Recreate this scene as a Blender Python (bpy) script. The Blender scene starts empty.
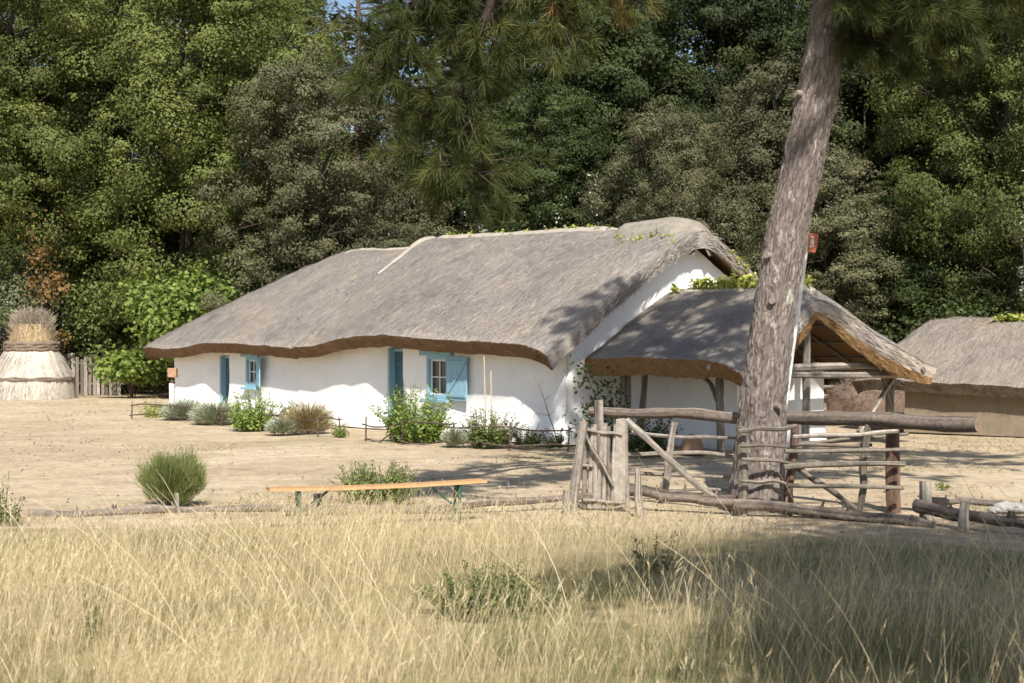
import bpy, math, random
import numpy as np
from mathutils import Vector, Matrix, noise as mnoise

# ------------------------------------------------------------------ camera, sky, sun, exposure
SC = bpy.context.scene
COL = SC.collection
R = math.radians
cam = bpy.data.cameras.new('camera'); camo = bpy.data.objects.new('camera', cam); COL.objects.link(camo)
cam.lens = 50; cam.sensor_width = 36; cam.clip_start = .1; cam.clip_end = 3000
camo.location = (0, 0, 2.0); camo.rotation_euler = (R(90), 0, 0)
cam.dof.use_dof = True; cam.dof.focus_distance = 20.5; cam.dof.aperture_fstop = 3.4
SC.camera = camo
SUN_EL, SUN_AZ = 48.0, 6.5          # elevation, degrees to the right of straight behind the camera
w = bpy.data.worlds.new('World'); SC.world = w; w.use_nodes = True
nt = w.node_tree; bg = nt.nodes['Background']
sky = nt.nodes.new('ShaderNodeTexSky'); sky.sky_type = 'NISHITA'; sky.sun_disc = False
sky.sun_elevation = R(SUN_EL); sky.sun_rotation = R(180 - SUN_AZ); sky.dust_density = 1.6
nt.links.new(sky.outputs[0], bg.inputs[0]); bg.inputs[1].default_value = 0.09
sl = bpy.data.lights.new('sun', 'SUN'); so = bpy.data.objects.new('sun', sl); COL.objects.link(so)
sl.energy = 4.6; sl.angle = R(0.55); sl.color = (1.0, .945, .86)
_d = Vector((-math.sin(R(SUN_AZ))*math.cos(R(SUN_EL)), math.cos(R(SUN_AZ))*math.cos(R(SUN_EL)), -math.sin(R(SUN_EL))))
so.rotation_euler = _d.to_track_quat('-Z', 'Y').to_euler(); so.location = (10, -30, 40)
SC.view_settings.view_transform = 'Standard'; SC.view_settings.look = 'None'
SC.view_settings.exposure = 0.72; SC.view_settings.gamma = 1
SC.cycles.max_bounces = 6; SC.cycles.diffuse_bounces = 3; SC.cycles.glossy_bounces = 2
SC.cycles.transmission_bounces = 4; SC.cycles.transparent_max_bounces = 4
SC.cycles.use_denoising = True; SC.cycles.adaptive_threshold = .015
SC.cycles.caustics_reflective = False; SC.cycles.caustics_refractive = False

RNG = np.random.default_rng(7)
random.seed(7)
F = 1422.2

def P(px, py, Z):                   # a measured point of the photo at distance Z
    return np.array([(px-512)*Z/F, Z, 2.0-(py-341.5)*Z/F])
def G(px, Z):
    return np.array([(px-512)*Z/F, Z, 0.0])

# ------------------------------------------------------------------ noise in numpy
def _h(ix, iy, iz, s):
    n = (ix*374761393 + iy*668265263 + iz*2147483647 + s*1274126177) & 0x7fffffff
    n = ((n ^ (n >> 13)) * 1274126177) & 0x7fffffff
    return ((n ^ (n >> 16)) & 0xffff)/65535.0
def vnoise(p, seed=0):
    p = np.asarray(p, float); i = np.floor(p).astype(np.int64); f = p-i; f = f*f*(3-2*f)
    x, y, z = i[..., 0], i[..., 1], i[..., 2]; r = 0
    for dx in (0, 1):
        for dy in (0, 1):
            for dz in (0, 1):
                wgt = (f[..., 0] if dx else 1-f[..., 0])*(f[..., 1] if dy else 1-f[..., 1])*(f[..., 2] if dz else 1-f[..., 2])
                r = r + wgt*_h(x+dx, y+dy, z+dz, seed)
    return r*2-1
def fbm(p, seed=0, o=3):
    p = np.asarray(p, float); r = 0; a = 1; t = 0
    for k in range(o):
        r = r + a*vnoise(p*(2**k), seed+k); t += a; a *= .5
    return r/t
def nrm(v):
    return v/np.maximum(np.linalg.norm(v, axis=-1, keepdims=True), 1e-9)

# ------------------------------------------------------------------ mesh builder
class MB:
    def __init__(s): s.v = []; s.q = []; s.t = []; s.n = 0; s.tint = []; s.qm = []; s.tm = []
    def add(s, v, quads=None, tris=None, tint=.5, mi=0):
        v = np.asarray(v, float).reshape(-1, 3)
        s.v.append(v)
        s.tint.append(np.broadcast_to(np.asarray(tint, float), (len(v),)).copy())
        if quads is not None and len(quads):
            q = np.asarray(quads, np.int64).reshape(-1, 4)+s.n; s.q.append(q); s.qm.append(np.full(len(q), mi))
        if tris is not None and len(tris):
            q = np.asarray(tris, np.int64).reshape(-1, 3)+s.n; s.t.append(q); s.tm.append(np.full(len(q), mi))
        s.n += len(v)
    def grid(s, pts, mi=0, tint=.5, flip=False, mask=None, close=False):
        pts = np.asarray(pts, float); a, b = pts.shape[:2]
        idx = np.arange(a*b).reshape(a, b)
        if close: idx = np.concatenate([idx, idx[:, :1]], 1)
        q = np.stack([idx[:-1, :-1], idx[1:, :-1], idx[1:, 1:], idx[:-1, 1:]], -1)
        if mask is not None: q = q[mask]
        q = q.reshape(-1, 4)
        if flip: q = q[:, ::-1]
        t = tint if np.isscalar(tint) else np.asarray(tint).reshape(-1)
        s.add(pts.reshape(-1, 3), q, tint=t, mi=mi)
    def tube(s, pts, rad, n=9, jit=.0, seed=0, mi=0, tint=.5, cap=True, capmi=None, grain=0.0):
        pts = np.asarray(pts, float); m = len(pts)
        rad = np.interp(np.linspace(0, 1, m), np.linspace(0, 1, len(np.atleast_1d(rad))), np.atleast_1d(rad))
        tg = nrm(np.gradient(pts, axis=0))
        ref = np.array([0, 0, 1.]) if abs(tg[0][2]) < .9 else np.array([1., 0, 0])
        side = np.cross(ref, tg[0]); side /= np.linalg.norm(side)
        rings = []
        for i in range(m):
            side = side-tg[i]*side.dot(tg[i]); side /= np.linalg.norm(side)
            up = np.cross(tg[i], side)
            a = np.linspace(0, 2*np.pi, n, endpoint=False)
            rings.append(pts[i]+rad[i]*(np.cos(a)[:, None]*side+np.sin(a)[:, None]*up))
        rings = np.array(rings)
        if jit:
            k = fbm(rings*np.array([9, 9, 9.])+seed*7.3, seed, 2)
            rings = pts[:, None]+(rings-pts[:, None])*(1+jit*k[..., None])
        rt = tint
        if grain:
            gq = np.random.default_rng(seed+17); col = gq.random(n)
            ln = np.linspace(0, np.linalg.norm(pts[-1]-pts[0]), m)
            gg = vnoise(np.stack(np.broadcast_arrays(np.arange(n)[None, :]*5.37, ln[:, None]*2.2, np.full((m, n), seed*1.7)), -1), seed)
            k = (col[None, :]-.5)*.9+gg*.6
            rings = pts[:, None]+(rings-pts[:, None])*(1+.16*grain*k[..., None])
            rt = np.clip(tint+.75*grain*k, 0, 1)
        s.grid(rings, mi=mi, tint=rt, close=True)
        if cap:
            for e, fl in ((0, 1), (m-1, 0)):
                v = np.concatenate([rings[e], pts[e:e+1]]); t = [[i, (i+1) % n, n] for i in range(n)]
                if fl: t = [x[::-1] for x in t]
                s.add(v, tris=t, mi=mi if capmi is None else capmi, tint=tint)
    def box(s, c, size, rot=None, mi=0, tint=.5, jit=0.0):
        h = np.asarray(size, float)/2
        v = np.array([[x, y, z] for x in (-1, 1) for y in (-1, 1) for z in (-1, 1)])*h
        if jit: v = v+RNG.normal(0, jit, v.shape)
        if rot is not None: v = v@np.array(rot).T
        s.add(v+np.asarray(c, float), [[0, 1, 3, 2], [4, 6, 7, 5], [0, 4, 5, 1], [2, 3, 7, 6], [0, 2, 6, 4], [1, 5, 7, 3]], mi=mi, tint=tint)
    def leaves(s, p, nn, size, asp=.6, tint=.5, fold=.0):
        k = len(p); nn = nrm(nn)
        a = RNG.normal(size=(k, 3)); u = nrm(np.cross(nn, a)); v = np.cross(nn, u)
        size = np.broadcast_to(size, (k,))[:, None]
        L = size*.5; Wd = size*.5*asp
        V = np.stack([p-u*L, p+v*Wd+nn*fold*size-u*L*.15, p+u*L, p-v*Wd+nn*fold*size-u*L*.15], 1).reshape(-1, 3)
        s.add(V, np.arange(4*k).reshape(k, 4), tint=np.repeat(np.broadcast_to(tint, (k,)), 4))
    def blades(s, p, d, L, wd, seg=2, bend=0.0, benddir=None, tint=.5, taper=.15, face=None):
        """tapered strips from p along d; bend pulls the tips along benddir"""
        k = len(p); d = nrm(np.broadcast_to(d, (k, 3)).astype(float)); L = np.broadcast_to(L, (k,)); wd = np.broadcast_to(wd, (k,))
        if face is None:
            a = RNG.normal(size=(k, 3))
        else:
            a = np.broadcast_to(face, (k, 3))
        side = nrm(np.cross(d, a))
        if benddir is None: benddir = np.zeros((k, 3))
        bend = np.broadcast_to(bend, (k,))
        rows = []
        for i in range(seg+1):
            t = i/seg
            c = p+d*(L*t)[:, None]+benddir*(bend*L*t*t)[:, None]
            ww = wd*(1-(1-taper)*t)*.5
            rows += [c-side*ww[:, None], c+side*ww[:, None]]
        V = np.stack(rows, 1)
        m = 2*(seg+1); base = (np.arange(k)*m)[:, None, None]
        q = np.array([[2*i, 2*i+1, 2*i+3, 2*i+2] for i in range(seg)])[None]
        s.add(V.reshape(-1, 3), (base+q).reshape(-1, 4), tint=np.repeat(np.broadcast_to(tint, (k,)), m))
    def build(s, name, mats, parent=None, smooth=True):
        me = bpy.data.meshes.new(name)
        v = np.concatenate(s.v) if s.v else np.zeros((0, 3))
        q = np.concatenate(s.q) if s.q else np.zeros((0, 4), np.int64)
        t = np.concatenate(s.t) if s.t else np.zeros((0, 3), np.int64)
        me.vertices.add(len(v)); me.vertices.foreach_set('co', v.astype(np.float32).ravel())
        nl = q.size+t.size; me.loops.add(nl)
        me.loops.foreach_set('vertex_index', np.concatenate([q.ravel(), t.ravel()]).astype(np.int32))
        me.polygons.add(len(q)+len(t))
        st = np.concatenate([np.arange(len(q))*4, q.size+np.arange(len(t))*3]).astype(np.int32)
        me.polygons.foreach_set('loop_start', st)
        mi = np.concatenate(s.qm+s.tm) if (s.qm or s.tm) else np.zeros(0)
        if not isinstance(mats, (list, tuple)): mats = [mats]
        for m in mats: me.materials.append(m)
        me.polygons.foreach_set('material_index', mi.astype(np.int32))
        me.polygons.foreach_set('use_smooth', np.full(len(q)+len(t), bool(smooth)))
        me.update(calc_edges=True)
        at = me.attributes.new('tint', 'FLOAT', 'POINT')
        at.data.foreach_set('value', np.concatenate(s.tint).astype(np.float32))
        me.validate()
        o = bpy.data.objects.new(name, me); COL.objects.link(o)
        if parent is not None: o.parent = parent
        return o

def tag(o, label=None, cat=None, group=None, kind=None):
    if label: o['label'] = label
    if cat: o['category'] = cat
    if group: o['group'] = group
    if kind: o['kind'] = kind
    return o
def thing(name, label, cat, loc=(0, 0, 0), rz=0, group=None):
    o = bpy.data.objects.new(name, None); COL.objects.link(o); o.empty_display_size = .2
    o.location = tuple(float(x) for x in loc); o.rotation_euler = (0, 0, rz)
    return tag(o, label, cat, group)
def copy_thing(src, loc, rz, scale, label, group=None):
    c = src.copy(); COL.objects.link(c); c.location = tuple(float(x) for x in loc); c.rotation_euler = (0, 0, rz); c.scale = scale
    c['label'] = label
    if group: c['group'] = group
    for ch in src.children:
        k = ch.copy(); COL.objects.link(k); k.parent = c
        for g in ch.children:
            j = g.copy(); COL.objects.link(j); j.parent = k
    return c
def bevel(o, wd=.006, seg=2):
    m = o.modifiers.new('bevel', 'BEVEL'); m.width = wd; m.segments = seg; m.limit_method = 'ANGLE'
    return o

# ------------------------------------------------------------------ materials
def hexmix(a, b, t): return tuple(a[i]*(1-t)+b[i]*t for i in range(3))
def base_mat(name):
    m = bpy.data.materials.new(name); m.use_nodes = True
    n = m.node_tree; n.nodes.clear()
    out = n.nodes.new('ShaderNodeOutputMaterial'); b = n.nodes.new('ShaderNodeBsdfPrincipled')
    n.links.new(b.outputs[0], out.inputs[0])
    return m, n, b, out
def N(n, t, **kw):
    o = n.nodes.new(t)
    for k, v in kw.items(): setattr(o, k, v)
    return o
def ramp(n, fac, stops):
    r = N(n, 'ShaderNodeValToRGB'); e = r.color_ramp.elements
    while len(e) < len(stops): e.new(.5)
    for i, (p, c) in enumerate(stops):
        e[i].position = p; e[i].color = (*c, 1) if len(c) == 3 else c
    n.links.new(fac, r.inputs[0]); return r.outputs[0]
def coords(n, scale=(1, 1, 1), kind='Object'):
    tc = N(n, 'ShaderNodeTexCoord'); mp = N(n, 'ShaderNodeMapping'); mp.inputs['Scale'].default_value = scale
    n.links.new(tc.outputs[kind], mp.inputs[0]); return mp.outputs[0]
def noise(n, vec, scale, detail=4, rough=.6, dist=0):
    t = N(n, 'ShaderNodeTexNoise'); t.inputs['Scale'].default_value = scale; t.inputs['Detail'].default_value = detail
    t.inputs['Roughness'].default_value = rough; t.inputs['Distortion'].default_value = dist
    n.links.new(vec, t.inputs['Vector']); return t.outputs['Fac']
def mixc(n, fac, a, b, mode='MIX'):
    m = N(n, 'ShaderNodeMix', data_type='RGBA', blend_type=mode)
    for sock, val in ((m.inputs['Factor'], fac), (m.inputs['A'], a), (m.inputs['B'], b)):
        if hasattr(val, 'node'): n.links.new(val, sock)
        elif isinstance(val, (int, float)): sock.default_value = val
        else: sock.default_value = (*val, 1)
    return m.outputs['Result']
def bump(n, b, h, strength=.5, dist=.02):
    bp = N(n, 'ShaderNodeBump'); bp.inputs['Strength'].default_value = strength; bp.inputs['Distance'].default_value = dist
    n.links.new(h, bp.inputs['Height']); n.links.new(bp.outputs[0], b.inputs['Normal'])
def attr(n, name='tint'):
    a = N(n, 'ShaderNodeAttribute'); a.attribute_name = name; return a.outputs['Fac']
def orand(n):
    return N(n, 'ShaderNodeObjectInfo').outputs['Random']

def leaf_mat(name, dark, mid, light, trans=.18, rough=.6, spec=.22, vary=.12, gain=1.0):
    m, n, b, out = base_mat(name)
    dark, mid, light = [tuple(min(.9, q*gain) for q in col) for col in (dark, mid, light)]
    c = ramp(n, attr(n), [(0, dark), (.5, mid), (1, light)])
    hs = N(n, 'ShaderNodeHueSaturation')
    mr = N(n, 'ShaderNodeMapRange'); mr.inputs['To Min'].default_value = 1-vary*2; mr.inputs['To Max'].default_value = 1+vary*2
    n.links.new(orand(n), mr.inputs['Value']); n.links.new(mr.outputs[0], hs.inputs['Value'])
    n.links.new(c, hs.inputs['Color']); c = hs.outputs[0]
    n.links.new(c, b.inputs['Base Color']); b.inputs['Roughness'].default_value = rough; b.inputs['Specular IOR Level'].default_value = spec
    tr = N(n, 'ShaderNodeBsdfTranslucent'); tc = mixc(n, 1.0, c, (1.0, 1.1, .55), 'MULTIPLY'); n.links.new(tc, tr.inputs['Color'])
    mx = N(n, 'ShaderNodeMixShader'); mx.inputs[0].default_value = trans
    n.links.new(b.outputs[0], mx.inputs[1]); n.links.new(tr.outputs[0], mx.inputs[2]); n.links.new(mx.outputs[0], out.inputs[0])
    return m
def rough_mat(name, c1, c2, scale=6, stretch=(1, 1, 1), rough=.9, bmp=.4, bdist=.02, c3=None, spec=.2, tintamt=.5):
    m, n, b, out = base_mat(name)
    v = coords(n, stretch)
    f = noise(n, v, scale, 6, .65)
    stops = [(.3, c1), (.7, c2)] if c3 is None else [(.25, c1), (.52, c2), (.75, c3)]
    c = ramp(n, f, stops)
    if tintamt:
        mr = N(n, 'ShaderNodeMapRange'); mr.inputs['To Min'].default_value = 1-tintamt*.6; mr.inputs['To Max'].default_value = 1+tintamt*.6
        n.links.new(attr(n), mr.inputs['Value'])
        cc = N(n, 'ShaderNodeCombineColor')
        for i in range(3): n.links.new(mr.outputs[0], cc.inputs[i])
        c = mixc(n, 1.0, c, cc.outputs[0], 'MULTIPLY')
    n.links.new(c, b.inputs['Base Color']); b.inputs['Roughness'].default_value = rough; b.inputs['Specular IOR Level'].default_value = spec
    f2 = noise(n, v, scale*3.1, 5, .7)
    bump(n, b, f2, bmp, bdist)
    return m

def thatch_mat(name, pale, mid, dark):
    m, n, b, out = base_mat(name)
    big = noise(n, coords(n, (1, 1, 1)), .55, 4, .6, .4)
    streak = noise(n, coords(n, (9, 1.6, 1.6)), 2.2, 5, .7)
    fine = noise(n, coords(n, (26, 7, 7)), 2.6, 4, .75)
    c = ramp(n, streak, [(.25, dark), (.5, mid), (.72, pale)])
    c = mixc(n, .55, c, ramp(n, fine, [(.3, hexmix(dark, mid, .3)), (.7, hexmix(pale, mid, .3))]))
    c = mixc(n, 1.0, c, ramp(n, big, [(.3, (.78, .77, .80)), (.5, (1, 1, 1)), (.72, (1.15, 1.09, 1.0))]), 'MULTIPLY')
    moss = noise(n, coords(n, (1.2, 1, 1)), 1.5, 6, .75, .5)
    c = mixc(n, ramp(n, moss, [(.56, (0, 0, 0)), (.70, (.4, .4, .4))]), c, (.17, .155, .115))
    mr = N(n, 'ShaderNodeMapRange'); mr.inputs['To Min'].default_value = .62; mr.inputs['To Max'].default_value = 1.38
    n.links.new(attr(n), mr.inputs['Value'])
    cc = N(n, 'ShaderNodeCombineColor')
    for i in range(3): n.links.new(mr.outputs[0], cc.inputs[i])
    c = mixc(n, 1.0, c, cc.outputs[0], 'MULTIPLY')
    n.links.new(c, b.inputs['Base Color']); b.inputs['Roughness'].default_value = .92; b.inputs['Specular IOR Level'].default_value = .15
    bump(n, b, fine, .7, .03)
    return m

def wall_mat(name, c1, c2, scale, c3=None, **kw):
    m = rough_mat(name, c1, c2, scale, c3=c3, **kw); n = m.node_tree; b = [x for x in n.nodes if x.type == 'BSDF_PRINCIPLED'][0]
    lk = b.inputs['Base Color'].links[0]; c = lk.from_socket
    tc = N(n, 'ShaderNodeTexCoord'); sp = N(n, 'ShaderNodeSeparateXYZ'); n.links.new(tc.outputs['Object'], sp.inputs[0])
    nz = noise(n, coords(n, (1, 1, .6)), 2.6, 5, .7); ad = N(n, 'ShaderNodeMath', operation='MULTIPLY_ADD'); n.links.new(nz, ad.inputs[0]); ad.inputs[1].default_value = .55; n.links.new(sp.outputs[2], ad.inputs[2])
    f = ramp(n, ad.outputs[0], [(.24, (.75, .75, .75)), (.46, (.0, .0, .0))])
    c = mixc(n, f, c, (.46, .40, .31))
    st = noise(n, coords(n, (5, 5, .35)), 1.6, 5, .7); f2 = ramp(n, st, [(.60, (0, 0, 0)), (.74, (.38, .38, .38))]); c = mixc(n, f2, c, (.60, .57, .52))
    n.links.new(c, b.inputs['Base Color']); return m
M = {}
M['thatch'] = thatch_mat('weathered_thatch', (.47, .428, .382), (.35, .315, .28), (.205, .182, .162))
M['thatch_hut'] = thatch_mat('old_brown_thatch', (.38, .335, .285), (.275, .238, .20), (.16, .138, .118))
M['thatch_edge'] = rough_mat('thatch_edge', (.13, .075, .04), (.26, .155, .08), 22, (1, 1, 2.5), bmp=.9, bdist=.03)
M['hut_edge'] = rough_mat('hut_thatch_edge', (.10, .08, .06), (.22, .18, .135), 22, (1, 1, 2.5), bmp=.9, bdist=.03)
M['thatch_under'] = rough_mat('thatch_under', (.17, .095, .042), (.36, .225, .105), 20, (1, 1, 1), bmp=.9, bdist=.03)
M['mortar'] = rough_mat('ridge_mortar', (.27, .238, .195), (.36, .32, .265), 3.5, c3=(.42, .38, .315), bmp=.5, bdist=.03)
M['mortar_old'] = rough_mat('old_ridge_mortar', (.20, .175, .145), (.29, .26, .215), 5, c3=(.36, .325, .27), bmp=.9, bdist=.05)
M['limewash'] = wall_mat('limewash', (.76, .765, .775), (.84, .84, .835), 2.2, bmp=.35, bdist=.02, c3=(.80, .795, .785), tintamt=0)
M['mudwall'] = rough_mat('mud_wall', (.15, .12, .085), (.225, .182, .13), 2.5, bmp=.6, bdist=.02, c3=(.19, .155, .11), tintamt=0)
M['blue'] = rough_mat('pale_blue_paint', (.22, .40, .50), (.28, .47, .57), 5, (3, 3, 1), rough=.6, bmp=.25, bdist=.004, spec=.3, tintamt=.2)
M['blue_dark'] = rough_mat('deep_blue_paint', (.055, .13, .18), (.075, .17, .23), 5, (3, 3, 1), rough=.6, bmp=.25, bdist=.004, spec=.3, tintamt=.2)
M['white_paint'] = rough_mat('white_paint', (.62, .62, .60), (.75, .75, .73), 8, rough=.6, bmp=.2, bdist=.004, tintamt=.1)
M['wood_grey'] = rough_mat('grey_weathered_wood', (.145, .125, .104), (.25, .22, .187), 2.5, (6, 6, 6), bmp=.5, bdist=.008, c3=(.33, .30, .26), tintamt=1.1)
M['wood_dark'] = rough_mat('dark_round_log', (.05, .036, .03), (.11, .08, .065), 7, (2, 2, 5), bmp=.8, bdist=.015, c3=(.17, .13, .105), tintamt=1.0)
M['wood_brown'] = rough_mat('grey_brown_log', (.085, .067, .055), (.175, .142, .116), 6, (2, 5, 5), bmp=.8, bdist=.015, c3=(.25, .21, .175), tintamt=1.0)
M['wood_red'] = rough_mat('red_brown_post', (.065, .042, .033), (.14, .085, .062), 6, (4, 4, 1), bmp=.8, bdist=.012, c3=(.19, .125, .092), tintamt=1.0)
M['wood_end'] = rough_mat('sawn_log_end', (.20, .14, .09), (.36, .26, .17), 12, bmp=.5, bdist=.01)
M['wood_tan'] = rough_mat('tan_pole', (.118, .10, .08), (.215, .185, .15), 6, (4, 4, 4), bmp=.6, bdist=.01, tintamt=1.0)
M['bench_top'] = rough_mat('varnished_bench_plank', (.40, .22, .095), (.54, .32, .15), 4, (1, 12, 12), rough=.45, bmp=.15, bdist=.003, spec=.4, tintamt=.2)
M['green_metal'] = rough_mat('green_enamel', (.02, .10, .06), (.03, .14, .085), 6, rough=.45, bmp=.05, bdist=.002, spec=.5, tintamt=.1)
M['red_sign'] = rough_mat('faded_red_sign', (.40, .11, .06), (.50, .16, .09), 8, rough=.5, bmp=.05, bdist=.002, tintamt=.1)
M['terracotta'] = rough_mat('terracotta', (.26, .15, .09), (.36, .22, .14), 5, bmp=.4, bdist=.01)
M['stone'] = rough_mat('pale_stone', (.27, .258, .24), (.40, .385, .36), 6, bmp=.6, bdist=.02)
M['slate'] = rough_mat('grey_tin_roof', (.20, .23, .27), (.30, .33, .37), 3, (8, 1, 1), rough=.6, bmp=.3, bdist=.01)
M['straw_pale'] = rough_mat('pale_reed', (.45, .40, .335), (.66, .605, .53), 5, (7, 7, .8), bmp=.7, bdist=.03)
M['straw_old'] = rough_mat('old_grey_straw', (.27, .225, .17), (.44, .38, .30), 5, (7, 7, .8), bmp=.5, bdist=.03)
M['straw_gold'] = rough_mat('golden_straw', (.33, .235, .13), (.50, .385, .24), 9, (5, 5, 1.2), bmp=.7, bdist=.03)
M['twig_band'] = rough_mat('twisted_twig_band', (.13, .095, .07), (.27, .205, .15), 14, bmp=.9, bdist=.02)
M['bark'] = rough_mat('oak_bark', (.05, .04, .032), (.11, .09, .072), 5, (3, 3, .8), bmp=.8, bdist=.03)
M['hay'] = rough_mat('old_brown_hay', (.11, .075, .055), (.22, .16, .12), 10, bmp=.9, bdist=.04)
M['twig'] = rough_mat('brown_twig', (.07, .05, .038), (.14, .105, .08), 9, bmp=.5, bdist=.01)
M['cane'] = rough_mat('pale_cane', (.42, .34, .20), (.58, .48, .30), 9, bmp=.3, bdist=.004)
M['stem'] = rough_mat('green_stem', (.08, .10, .04), (.15, .16, .07), 9, bmp=.3, bdist=.004)

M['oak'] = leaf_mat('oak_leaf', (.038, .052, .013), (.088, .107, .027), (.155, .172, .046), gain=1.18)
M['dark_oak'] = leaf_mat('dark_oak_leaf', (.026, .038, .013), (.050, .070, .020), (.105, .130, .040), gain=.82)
M['holm'] = leaf_mat('holm_oak_leaf', (.058, .060, .028), (.105, .105, .052), (.175, .170, .090), trans=.1, gain=.98)
M['lightleaf'] = leaf_mat('light_green_leaf', (.085, .135, .028), (.17, .235, .052), (.29, .35, .10), trans=.32, gain=1.18)
M['rust'] = leaf_mat('rusty_leaf', (.16, .085, .03), (.26, .15, .055), (.34, .23, .09), trans=.3)
M['greyleaf'] = leaf_mat('grey_green_leaf', (.17, .185, .13), (.28, .30, .22), (.42, .44, .35), trans=.12, gain=1.15)
M['paleolive'] = leaf_mat('pale_olive_leaf', (.10, .115, .065), (.165, .185, .11), (.26, .28, .185), trans=.12)
M['olive'] = leaf_mat('olive_green_leaf', (.07, .095, .024), (.13, .16, .045), (.22, .25, .085))
M['broom'] = leaf_mat('broom_stem', (.095, .115, .035), (.17, .20, .065), (.30, .32, .13), trans=.2)
M['yellowleaf'] = leaf_mat('yellow_green_leaf', (.18, .20, .04), (.30, .32, .07), (.46, .46, .15), trans=.3)
M['needle'] = leaf_mat('pine_needle', (.034, .048, .014), (.072, .090, .024), (.19, .195, .06), trans=.22, spec=.25)
M['rustneedle'] = leaf_mat('dead_pine_needle', (.13, .075, .03), (.22, .135, .055), (.30, .20, .09), trans=.15, spec=.2)
M['grass'] = leaf_mat('meadow_grass', (.085, .122, .034), (.375, .300, .160), (.72, .60, .40), trans=.15, rough=.6, spec=.3, vary=0)
M['drygrass'] = leaf_mat('dry_short_grass', (.16, .165, .06), (.36, .29, .16), (.52, .43, .26), trans=.2, vary=0)

def ground_mat():
    m, n, b, out = base_mat('bare_earth')
    v = coords(n, (1, 1, 1), 'Object')
    big = noise(n, v, .16, 5, .6, .5); mid = noise(n, coords(n, (.7, 1.6, 1)), .9, 6, .65, .3); fine = noise(n, v, 14, 6, .75)
    c = ramp(n, mid, [(.28, (.27, .205, .135)), (.48, (.42, .335, .235)), (.66, (.54, .45, .33))])
    c = mixc(n, .6, c, ramp(n, big, [(.35, (.33, .26, .17)), (.55, (.45, .365, .25)), (.7, (.55, .465, .34))]))
    c = mixc(n, .85, c, mixc(n, 1.0, c, ramp(n, fine, [(.3, (.62, .60, .56)), (.5, (1, 1, 1)), (.7, (1.2, 1.2, 1.18))]), 'MULTIPLY'))
    m2 = noise(n, coords(n, (1, 1, 1)), 3.2, 6, .7, .6)
    c = mixc(n, 1.0, c, ramp(n, m2, [(.32, (.74, .70, .66)), (.5, (1, 1, 1)), (.68, (1.12, 1.11, 1.09))]), 'MULTIPLY')
    pg = noise(n, v, .33, 5, .7, .8)
    c = mixc(n, ramp(n, pg, [(.56, (0, 0, 0)), (.68, (.55, .55, .55))]), c, (.27, .245, .115))
    n.links.new(c, b.inputs['Base Color']); b.inputs['Roughness'].default_value = .95; b.inputs['Specular IOR Level'].default_value = .12
    bump(n, b, noise(n, v, 9, 7, .75), .7, .05)
    return m
M['ground'] = ground_mat()
M['soil'] = rough_mat('meadow_thatch_soil', (.17, .135, .07), (.30, .24, .13), 2.2, bmp=.7, bdist=.04, c3=(.22, .22, .09), tintamt=0)

# ------------------------------------------------------------------ ground
def ground():
    g = MB()
    xs = np.concatenate([np.linspace(-700, -45, 14)[:-1], np.linspace(-45, 45, 181), np.linspace(45, 700, 14)[1:]])
    ys = np.concatenate([np.linspace(-300, -6, 8)[:-1], np.linspace(-6, 80, 173), np.linspace(80, 900, 14)[1:]])
    X, Y = np.meshgrid(xs, ys, indexing='ij')
    Zz = .05*fbm(np.stack([X*.35, Y*.35, X*0], -1), 3, 3)+.02*fbm(np.stack([X*1.4, Y*1.4, X*0], -1), 5, 2)
    Zz = np.where((abs(X) < 45) & (Y > -6) & (Y < 80), Zz, 0)
    g.grid(np.stack([X, Y, Zz-.02], -1))
    tag(g.build('ground', M['ground']), 'sandy bare earth of the farmyard', None, None, 'structure')
    g = MB()
    n = 60; a = np.linspace(-11, 11, n); bq = np.linspace(-3, 1, 40)
    X, T = np.meshgrid(a, np.linspace(0, 1, 50), indexing='ij')
    far = 15.5+.7*fbm(np.stack([a*.5, a*0, a*0], -1), 8, 3)-.34*np.clip(a, 0, 6)
    Y = -4+(far[:, None]+4)*T
    Zz = .05*fbm(np.stack([X*.35, Y*.35, X*0], -1), 3, 3)+.02*fbm(np.stack([X*1.4, Y*1.4, X*0], -1), 5, 2)
    g.grid(np.stack([X, Y, Zz+.012*np.minimum(1, (1-T)*30)-.015], -1))
    tag(g.build('meadow', M['soil']), 'dry meadow soil under the tall grass', None, None, 'structure')
ground()

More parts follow.
